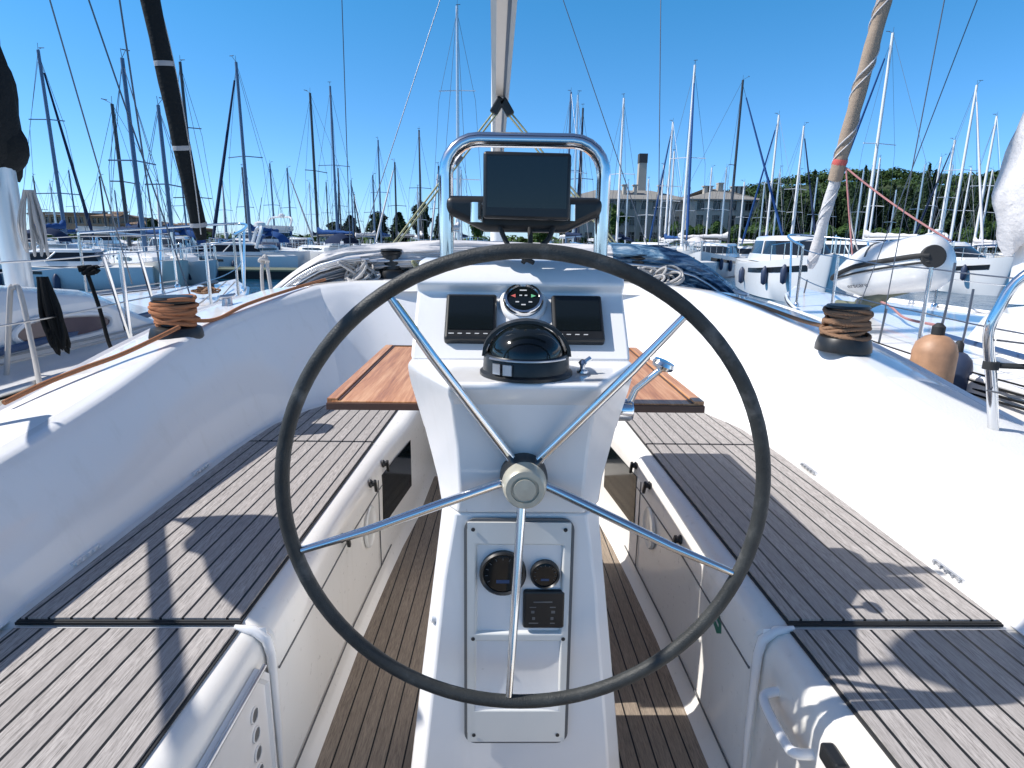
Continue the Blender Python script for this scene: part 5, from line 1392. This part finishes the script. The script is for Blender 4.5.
# fenders on the right yacht's near side
def fender(c, r, L_, mat, label, cap='rubber'):
    c = V(c); p = empty('fender', c - V((0, 0, L_ / 2)), 0, label, 'fender', world=True)
    m = MB(); m.lathe([(.0, -L_ * .5), (r * .5, -L_ * .49), (r * .85, -L_ * .44), (r, -L_ * .34), (r * .98, .0), (r, L_ * .30), (r * .88, L_ * .40), (r * .55, L_ * .47), (r * .22, L_ * .5)], c, (0, 0, 1), 28); m.build('fender_body', M[mat], p, smooth=50)
    m = MB(); m.lathe([(r * .3, 0), (r * .3, .05), (r * .12, .07)], c + V((0, 0, L_ * .48)), (0, 0, 1), 14); m.build('fender_cap', M[cap], p, smooth=40)
    m = MB(); m.tube(smooth_path([c + V((0, 0, L_ * .52)), c + V((.03, .02, L_ * .62)), c + V((.06, .05, L_ * .85)), c + V((.10, .1, L_ * 1.25))], 4), .007, 6); m.build('lanyard', M['wire'], p)
fender(aty(930, 379, 3.25), .108, .50, 'fender_tan', 'large worn tan fender hanging between our yacht and the right one')
fender(aty(951, 390, 3.42), .085, .46, 'fender_navy', 'dark navy fender tucked behind the large tan fender')
# blue band and mooring lines along the right topside
for k, (p0, p1, r) in enumerate((((842, 336, 4.9), (1030, 398, 2.9), .007), ((850, 345, 4.7), (1030, 405, 2.9), .007), ((858, 352, 4.5), (1030, 411, 2.9), .006), ((838, 328, 5.0), (1030, 388, 2.95), .005))):
    a_ = aty(*p0); b_ = aty(*p1)
    e = MB(); e.tube(sag(a_, b_, .02), r, 6); tag(e.build('mooring_line', M['rope_black'], None, smooth=60), 'thin black mooring line running along the white side of the right yacht', 'mooring line', 'black mooring lines along the right yacht')
hl = edge_at(rw2, 1.05, -1, -.012)
m = MB(); m.obox(V((hl.x - .004, 1.05, LF - .28)), (1, 0, 0), (0, 1, 0), (0, 0, 1), .012, .07, .27); m.build('topside_band', M['stripe'], RN)
# ================================================================== SHORE
mb = MB(); n = 60
rows = []
for j, y in enumerate((92, 96, 130, 200, 400, 900, 3000)):
    rows.append([V((-1200 + 2400 * i / n, y, -1.0 if j == 0 else -.9 + (y - 96) * .0015)) for i in range(n + 1)])
mb.loft(rows); tag(mb.build('ground', simple('dry_ground', (.20, .19, .13), .9, var=.3, vscale=.05)), kind='structure')
mb = MB(); mb.box(-1200, 1200, 91.5, 92, -3, -.98); tag(mb.build('quay', simple('quay_stone', (.30, .28, .25), .85, var=.3, vscale=.6)), kind='structure')
# floating pontoon on the left
pa = atz(262, 270, -1.55); pb = atz(292, 270, -1.55)
mb = MB(); mb.box(pa.x - 3, pb.x + .2, pa.y, pa.y + 2.2, -2.1, -1.55); mb.box(pa.x - 3.02, pb.x + .22, pa.y - .03, pa.y + 2.23, -1.62, -1.52, 1)
tag(mb.build('pontoon', [M['rubber'], simple('pontoon_deck', (.13, .15, .10), .8, var=.3)], None, bevel=.02), kind='structure')
# ---- hill
mb = MB(); rows = []
for j in range(24):
    y = 190 + j * 14; row = []
    for i in range(90):
        x = 30 + i * 5.0
        hgt = 37 * (1 - math.exp(-max(0, x - 62) / 45)) * min(1, j / 9) * (.85 + .25 * noise.noise(V((x * .012, y * .01, 2)))) + 2 * noise.noise(V((x * .06, y * .05, 5))) * min(1, j / 4)
        row.append(V((x, y, -1 + max(0, hgt))))
    rows.append(row)
mb.loft(rows); tag(mb.build('hill', simple('hill_scrub', (.035, .055, .02), .95, var=.5, vscale=.15), None, smooth=60), kind='structure')
HR = rows
def leafm(name, c1, c2, c3):
    t = NT(name); t.set(Roughness=.75, Specular_IOR_Level=.2)
    c = t.coord(); a = t.noise(.9, 4, .6, c); b = t.noise(5.5, 4, .7, c)
    k = t.math('ADD', t.math('MULTIPLY', a, .55), t.math('MULTIPLY', b, .45))
    t.l(t.ramp(k, [(.38, c1), (.52, c2), (.68, c3)]), t.b.inputs['Base Color']); return t.m
LM = [leafm('cypress_leaves', (.010, .026, .012), (.022, .045, .018), (.045, .07, .026)), leafm('pine_leaves', (.016, .036, .011), (.034, .068, .018), (.065, .105, .03)), leafm('broad_leaves', (.02, .05, .012), (.045, .09, .02), (.085, .13, .035))]
BARK = simple('bark', (.09, .065, .045), .9, var=.3, vscale=12)
rt = random.Random(11)
def leaf(mb, p, nrm, s):
    t = V((rt.gauss(0, 1), rt.gauss(0, 1), rt.gauss(0, 1))); a = nrm.cross(t)
    if a.length < 1e-4: a = V((1, 0, 0))
    a.normalize(); b = nrm.cross(a).normalized()
    mb.add([p + a * s, p - a * s * .6 + b * s * .8, p - a * s * .5 - b * s * .9], [(0, 1, 2)])
def tree_mesh(kind, h, w, nleaf, ls):
    mb = MB()
    bumps = [(rt.uniform(0, 6.28), rt.uniform(.1, .95), rt.uniform(.3, .9)) for _ in range(22)]
    for _ in range(nleaf):
        t = rt.random() ** .85; a = rt.uniform(0, 2 * PI)
        if kind == 'cypress':
            r = w * (math.sin(PI * min(1, .08 + t * .92)) ** .75 * (1 - .45 * t) + .02)
            z = h * (.04 + .96 * t)
        elif kind == 'oval':
            r = w * math.sqrt(max(0, 1 - (2 * t - 1) ** 2)) ** .8; z = h * (.05 + .93 * t)
        else:
            r = w * math.sqrt(max(0, 1 - (1.7 * t - .7) ** 2)); z = h * (.35 + .63 * t)
        k = 1.0
        for (ba, bt, bs) in bumps:
            d = abs((a - ba + PI) % (2 * PI) - PI); k += bs * .5 * math.exp(-(d / .45) ** 2 - ((t - bt) / .10) ** 2) - .024
        rr = r * k * (1 - .5 * rt.random() ** 2.2)
        p = V((rr * math.cos(a), rr * math.sin(a), z + rt.gauss(0, .015) * h))
        nrm = V((math.cos(a) + rt.gauss(0, .6), math.sin(a) + rt.gauss(0, .6), .5 + rt.gauss(0, .6))).normalized()
        leaf(mb, p, nrm, ls * rt.uniform(.6, 1.4))
    return mb
def make_tree(name, kind, h, w, nleaf, ls, lm):
    e = empty(name, (0, 0, 0))
    mb = MB(); mb.tube([(0, 0, -.3), (0.05, 0, h * .3), (0, .04, h * .85)], [w * .12, w * .09, .03], 7)
    if kind == 'round':
        for k in range(5): a = k * 1.26; mb.tube([(0, 0, h * .28), (w * .35 * math.cos(a), w * .35 * math.sin(a), h * .5), (w * .6 * math.cos(a), w * .6 * math.sin(a), h * .68)], [w * .05, w * .035, .02], 5)
    mb.build('trunk', BARK, e, smooth=60)
    tree_mesh(kind, h, w, nleaf, ls).build('crown', lm, e, recalc=False)
    return e
protos = {'cypress': make_tree('cypress_tree', 'cypress', 10, 1.5, 2600, .26, LM[0]), 'oval': make_tree('cypress_tree', 'oval', 8, 2.0, 2600, .30, LM[0]), 'broad': make_tree('broadleaf_tree', 'round', 7, 3.0, 2200, .36, LM[2])}
used = set()
def put_tree(kind, loc, h, wscale, label, group, rz=None):
    src = protos[kind]; base = {'cypress': 10, 'oval': 8, 'round': 9, 'broad': 7}[kind]
    if kind not in used: used.add(kind); e = src
    else:
        e = src.copy(); COL.objects.link(e)
        for ch in src.children:
            c = ch.copy(); COL.objects.link(c); c.parent = e
    s = h / base; e.location = loc; e.scale = (s * wscale, s * wscale, s); e.rotation_euler = (0, 0, rt.uniform(0, 6.28) if rz is None else rz)
    return tag(e, label, 'tree', group)
def tree_px(kind, px, top, Y, w, label, group, zb=-1.0):
    p = aty(px, top, Y); h = p.z - zb
    base = {'cypress': 10, 'oval': 8, 'round': 9, 'broad': 7}[kind]; bw = {'cypress': 1.35, 'oval': 2.05, 'round': 3.8, 'broad': 3.2}[kind]
    W = w / FPX * Y * .5
    return put_tree(kind, (p.x, Y, zb), h, (W / bw) / (h / base), label, group)
GC = 'dark cypresses on the far shore left of the console'
for px, top, w, k, lab in ((334, 222, 22, 'oval', 'small low cypress, leftmost of the clump behind the sprayhood'), (350, 216, 24, 'oval', 'rounded dark cypress, second from left behind the white sprayhood'), (378, 212, 26, 'oval', 'broad dark cypress in the middle of the clump behind the sprayhood'), (399, 213, 26, 'oval', 'dark cypress with spiky top left of the broad one by the guard rail'), (421, 202, 23, 'oval', 'tallest dark egg shaped cypress left of the guard rail'), (440, 214, 22, 'oval', 'cypress partly hidden by the left leg of the guard rail')):
    tree_px('cypress' if px in (350, 399, 440) else k, px, top, 96 + (px % 7), w, lab, GC)
for px, top, w, lab in ((151, 218, 16, 'dark round tree in front of the brown building'), (200, 227, 13, 'small dark tree right of the brown building'), (478, 214, 24, 'bushy tree seen through the left of the guard rail'), (540, 222, 34, 'green trees seen under the black screen'), (566, 214, 28, 'green bushy tree seen right under the black screen'), (612, 205, 30, 'green tree left of the grey building beside the guard rail'), (676, 222, 18, 'small leafy tree in front of the grey building windows'), (690, 226, 14, 'smallest leafy tree in front of the grey building')):
    tree_px('broad' if px > 300 else 'oval', px, top, 97 if px < 640 else 93.5, w, lab, 'leafy trees along the far shore')
# forest right
GF = 'dark conifers standing along the right shore'
FL = 'dark conifer in the dense row on the right shore'
x = 766
i = 0
while x < 1060:
    top = 201 - 8 * noise.noise(V((x * .03, 1, 0))) + rt.uniform(-13, 8) - (8 if x > 850 else 0)
    tree_px('cypress' if rt.random() < .72 else 'oval', x, top, 104 + rt.uniform(-7, 10), rt.uniform(13, 22), FL, GF)
    x += rt.uniform(3.6, 7); i += 1
x = 700
while x < 1060:
    tree_px('broad', x, 226 + rt.uniform(-8, 7), 94 + rt.uniform(0, 3), rt.uniform(20, 34), 'leafy green tree before the dark conifers on the right shore', 'leafy trees before the conifers'); x += rt.uniform(13, 22)
for px, top in ((768, 180), (815, 172), (862, 174), (866, 168), (930, 166), (936, 172), (876, 176), (772, 184)):
    tree_px('cypress', px, top, 106, 13, 'tall spire shaped cypress standing above the row of conifers', 'tall spire cypresses on the right shore')
# pines on the hill: one mass
mb = MB()
for _ in range(2600):
    j = min(rt.randrange(2, 22), rt.randrange(2, 22)); i = rt.randrange(4, 88); p = HR[j][i]
    if p.z < 1.0: continue
    r = rt.uniform(2.4, 4.8); c = p + V((rt.uniform(-2, 2), rt.uniform(-5, 5), r * .7))
    for _k in range(50):
        d = V((rt.gauss(0, 1), rt.gauss(0, 1), abs(rt.gauss(0, 1)) * .9)).normalized(); leaf(mb, c + V((d.x * r, d.y * r, d.z * r * .75)) * rt.uniform(.75, 1.05), (d + V((rt.gauss(0, .4), rt.gauss(0, .4), rt.gauss(0, .4)))).normalized(), rt.uniform(.5, 1.0))
tag(mb.build('pine_forest', LM[1], recalc=False), kind='stuff')
# low bushes along the far shore: one mass
mb = MB()
for _ in range(700):
    X = rt.uniform(-150, 70); Yb = rt.uniform(97, 125); r = rt.uniform(.7, 2.0)
    for _k in range(26):
        d = V((rt.gauss(0, 1), rt.gauss(0, 1), abs(rt.gauss(0, 1)))).normalized(); leaf(mb, V((X, Yb, -.9)) + V((d.x * r * 1.4, d.y * r, d.z * r * .9)), d, rt.uniform(.3, .6))
tag(mb.build('shore_bushes', LM[2], recalc=False), kind='stuff')

# ---- buildings
def stone(name, col, sc=1.2):
    t = NT(name); t.set(Roughness=.9, Specular_IOR_Level=.2)
    c = t.coord(); a = t.noise(.35, 5, .65, c); b = t.noise(sc * 3, 5, .65, c); st = t.noise(1, 4, .6, t.coord('Object', (1.2, 1.2, .12)))
    k = t.mix(a, tuple(x * .72 for x in col), col); k = t.mix(t.math('MULTIPLY', t.math('SUBTRACT', st, .48, True), 1.6, True), k, tuple(x * .55 for x in col)); k = t.mix(t.math('MULTIPLY', b, .3), k, tuple(x * .6 for x in col))
    t.l(k, t.b.inputs['Base Color']); return t.m
ST_ = {'grey': stone('grey_stucco', (.46, .445, .415)), 'dark': stone('weathered_stucco', (.33, .32, .295)), 'brown': stone('brown_stucco', (.40, .29, .21)), 'roof': stone('grey_roof', (.30, .29, .27), 4), 'tile': stone('tile_roof', (.24, .17, .12), 4), 'brick': stone('chimney_brick', (.50, .46, .40), 3), 'frame': simple('window_frame_paint', (.2, .2, .19), .6), 'glass': simple('dark_window_glass', (.02, .025, .03), .12)}
def wall_block(par, x0, x1, y0, y1, z0, z1, wm, wins, roof, roofm, ridge=1.6, over=.45):
    """front wall at y0 with real window openings"""
    xs = sorted({x0, x1, *[w[0] for w in wins], *[w[1] for w in wins]}); zs = sorted({z0, z1, *[w[2] for w in wins], *[w[3] for w in wins]})
    mb = MB()
    for a, b in zip(xs, xs[1:]):
        for c, d in zip(zs, zs[1:]):
            if any(w[0] <= a and b <= w[1] and w[2] <= c and d <= w[3] for w in wins): continue
            mb.add([(a, y0, c), (b, y0, c), (b, y0, d), (a, y0, d)], [(0, 1, 2, 3)])
    for (a, b, c, d) in wins:
        for q in ([(a, y0, c), (b, y0, c), (b, y0 + .35, c), (a, y0 + .35, c)], [(a, y0, d), (b, y0, d), (b, y0 + .35, d), (a, y0 + .35, d)], [(a, y0, c), (a, y0, d), (a, y0 + .35, d), (a, y0 + .35, c)], [(b, y0, c), (b, y0, d), (b, y0 + .35, d), (b, y0 + .35, c)]): mb.add(q, [(0, 1, 2, 3)])
    mb.add([(x0, y0, z0), (x0, y1, z0), (x0, y1, z1), (x0, y0, z1)], [(0, 1, 2, 3)]); mb.add([(x1, y0, z0), (x1, y1, z0), (x1, y1, z1), (x1, y0, z1)], [(0, 1, 2, 3)]); mb.add([(x0, y1, z0), (x1, y1, z0), (x1, y1, z1), (x0, y1, z1)], [(0, 1, 2, 3)])
    w_ = mb.build('wall', wm, par, recalc=False)
    for (a, b, c, d) in wins:
        m = MB(); m.box(a - .0, b + .0, y0 + .25, y0 + .30, c, d); win = m.build('window', ST_['glass'], par)
        m = MB(); m.box((a + b) / 2 - .05, (a + b) / 2 + .05, y0 + .2, y0 + .248, c, d); m.box(a, b, y0 + .2, y0 + .2475, (c + d) / 2 + .2, (c + d) / 2 + .3); m.box(a - .12, b + .12, y0 - .1, y0 - .003, c - .14, c - .02)
        m.build('frame', ST_['frame'], win)
    o = over
    if roof == 'hip':
        r = (y1 - y0) / 2
        mb = MB(); vs = [(x0 - o, y0 - o, z1), (x1 + o, y0 - o, z1), (x1 + o, y1 + o, z1), (x0 - o, y1 + o, z1), (x0 + r, (y0 + y1) / 2, z1 + ridge), (x1 - r, (y0 + y1) / 2, z1 + ridge)]
        mb.add(vs, [(0, 1, 5, 4), (1, 2, 5), (2, 3, 4, 5), (3, 0, 4), (3, 2, 1, 0)])
        mb.box(x0 - o + .05, x1 + o - .05, y0 - o + .05, y1 + o - .05, z1 - .25, z1 - .01)
        return mb.build('roof', roofm, par)
    mb = MB(); mb.box(x0 - .3, x1 + .3, y0 - .3, y1 + .3, z1, z1 + .35); mb.box(x0 + .3, x1 - .3, y0 + .3, y1 - .3, z1 + .351, z1 + .6)
    return mb.build('roof', roofm, par)
def rel(e, x): return x - e.location.x
BY = 108.0
c0 = aty(680, 246, BY)
gb_ = empty('apartment_building', (c0.x, BY, -1), 0, 'grey three storey stucco building with hipped roof and dark windows behind the masts', 'building')
def bx(px, Y): return aty(px, 220, Y).x - gb_.location.x
def bz(px, py, Y): return aty(px, py, Y).z + 1
zt = bz(690, 199, BY)
rr_ = random.Random(4)
x0, x1 = bx(568, BY), bx(694, BY); wins = []
fl = zt / 3
for k in range(10):
    a = x0 + 1.2 + k * (x1 - x0 - 2) / 10
    for f in range(3):
        wins.append((a, a + 1.0, f * fl + 1.1, f * fl + 2.7))
wall_block(gb_, x0, x1, 2.5, 14, 0, zt, ST_['dark'], wins, 'hip', ST_['roof'], 1.9)
x2, x3 = bx(691, BY - 2), bx(763, BY - 2); wins = []
for k in range(4):
    a = x2 + 1.3 + k * (x3 - x2 - 1.2) / 4
    for f in range(3): wins.append((a, a + 1.25, f * fl + 1.0, f * fl + 2.9))
rf = wall_block(gb_, x2, x3, -.5, 14.6, 0, zt, ST_['grey'], wins, 'hip', ST_['roof'], 2.3)
for px in (713, 718, 728, 742, 747, 752, 666, 640, 629):
    X = bx(px, BY); m = MB(); big = px == 728; m.box(X - (.45 if big else .28), X + (.45 if big else .28), 5, 6.2, zt + .6, zt + (3.0 if big else 2.5)); m.box(X - .5, X + .5, 4.9, 6.3, zt + (3.0 if big else 2.5), zt + (3.2 if big else 2.65)); m.build('chimney', ST_['brick'], rf)
ST_['shed'] = simple('pale_shed_wall', (.5, .5, .48), .8)
sh = empty('harbour_shed', (aty(588, 246, 100).x, 100, -1), 0, 'low pale harbour shed beside the grey building left of the chimney', 'building')
wall_block(sh, -4, 4.5, 0, 6, 0, 4.4, ST_['shed'], [(-3, -1.8, 1, 2.4), (-.6, .6, 1, 2.4), (1.8, 3.0, 1, 2.4)], 'hip', ST_['roof'], 1.0)
cp = aty(643, 154, 118); ch = empty('brick_chimney', (cp.x, 118, -1), 0, 'tall square brick chimney with dark top behind the grey building', 'chimney')
hh = cp.z + 1
m = MB(); m.loft([[V((s * w * sx, s2 * w, z)) for (sx, s2) in ((-1, -1), (1, -1), (1, 1), (-1, 1)) for s in (1,)] for z, w in ((0, .85), (hh - 1.6, .70))], closed_u=True, cap0=True, cap1=True); m.build('stack', ST_['brick'], ch)
m = MB(); m.box(-.76, .76, -.76, .76, hh - 1.6, hh); m.build('cap', simple('sooty_cap', (.05, .055, .06), .9), ch)
# brown building on the left
LY = 135.0
cl = aty(110, 246, LY); bb = empty('apartment_building', (cl.x, LY, -1), 0, 'long brown three storey building with small windows behind the left masts', 'building')
def lx(px): return aty(px, 220, LY).x - cl.x
for (pa_, pb_, pt, nw, m_) in ((30, 86, 215, 9, 'brown'), (86.5, 118, 216, 5, 'brown'), (118.5, 158, 224, 5, 'tile'), (158.5, 188, 228, 4, 'tile')):
    a, b = lx(pa_), lx(pb_); zt2 = aty((pa_ + pb_) / 2, pt, LY).z + 1; wins = []
    nf = 2 if zt2 < 6.5 else 3
    for k in range(nw):
        q = a + .8 + k * (b - a - 1) / nw
        for f in range(nf): wins.append((q, q + .8, f * zt2 / nf + .9, f * zt2 / nf + min(2.1, zt2 / nf - .4)))
    wall_block(bb, a, b, 0 if pa_ < 80 else .6, 12, 0, zt2, ST_[m_], wins, 'hip' if pa_ > 80 else 'flat', ST_['tile'], 1.2, .3)
m = MB(); xq = lx(98)
m.box(xq - 3, xq - .8, 3, 5, aty(98, 215, LY).z + 1.4, aty(98, 212, LY).z + 1.2); m.box(xq - 3, xq - 2.8, 3, 3.2, aty(98, 218, LY).z, aty(98, 215, LY).z + 1.4); m.build('water_tank', M['steel'], bb)
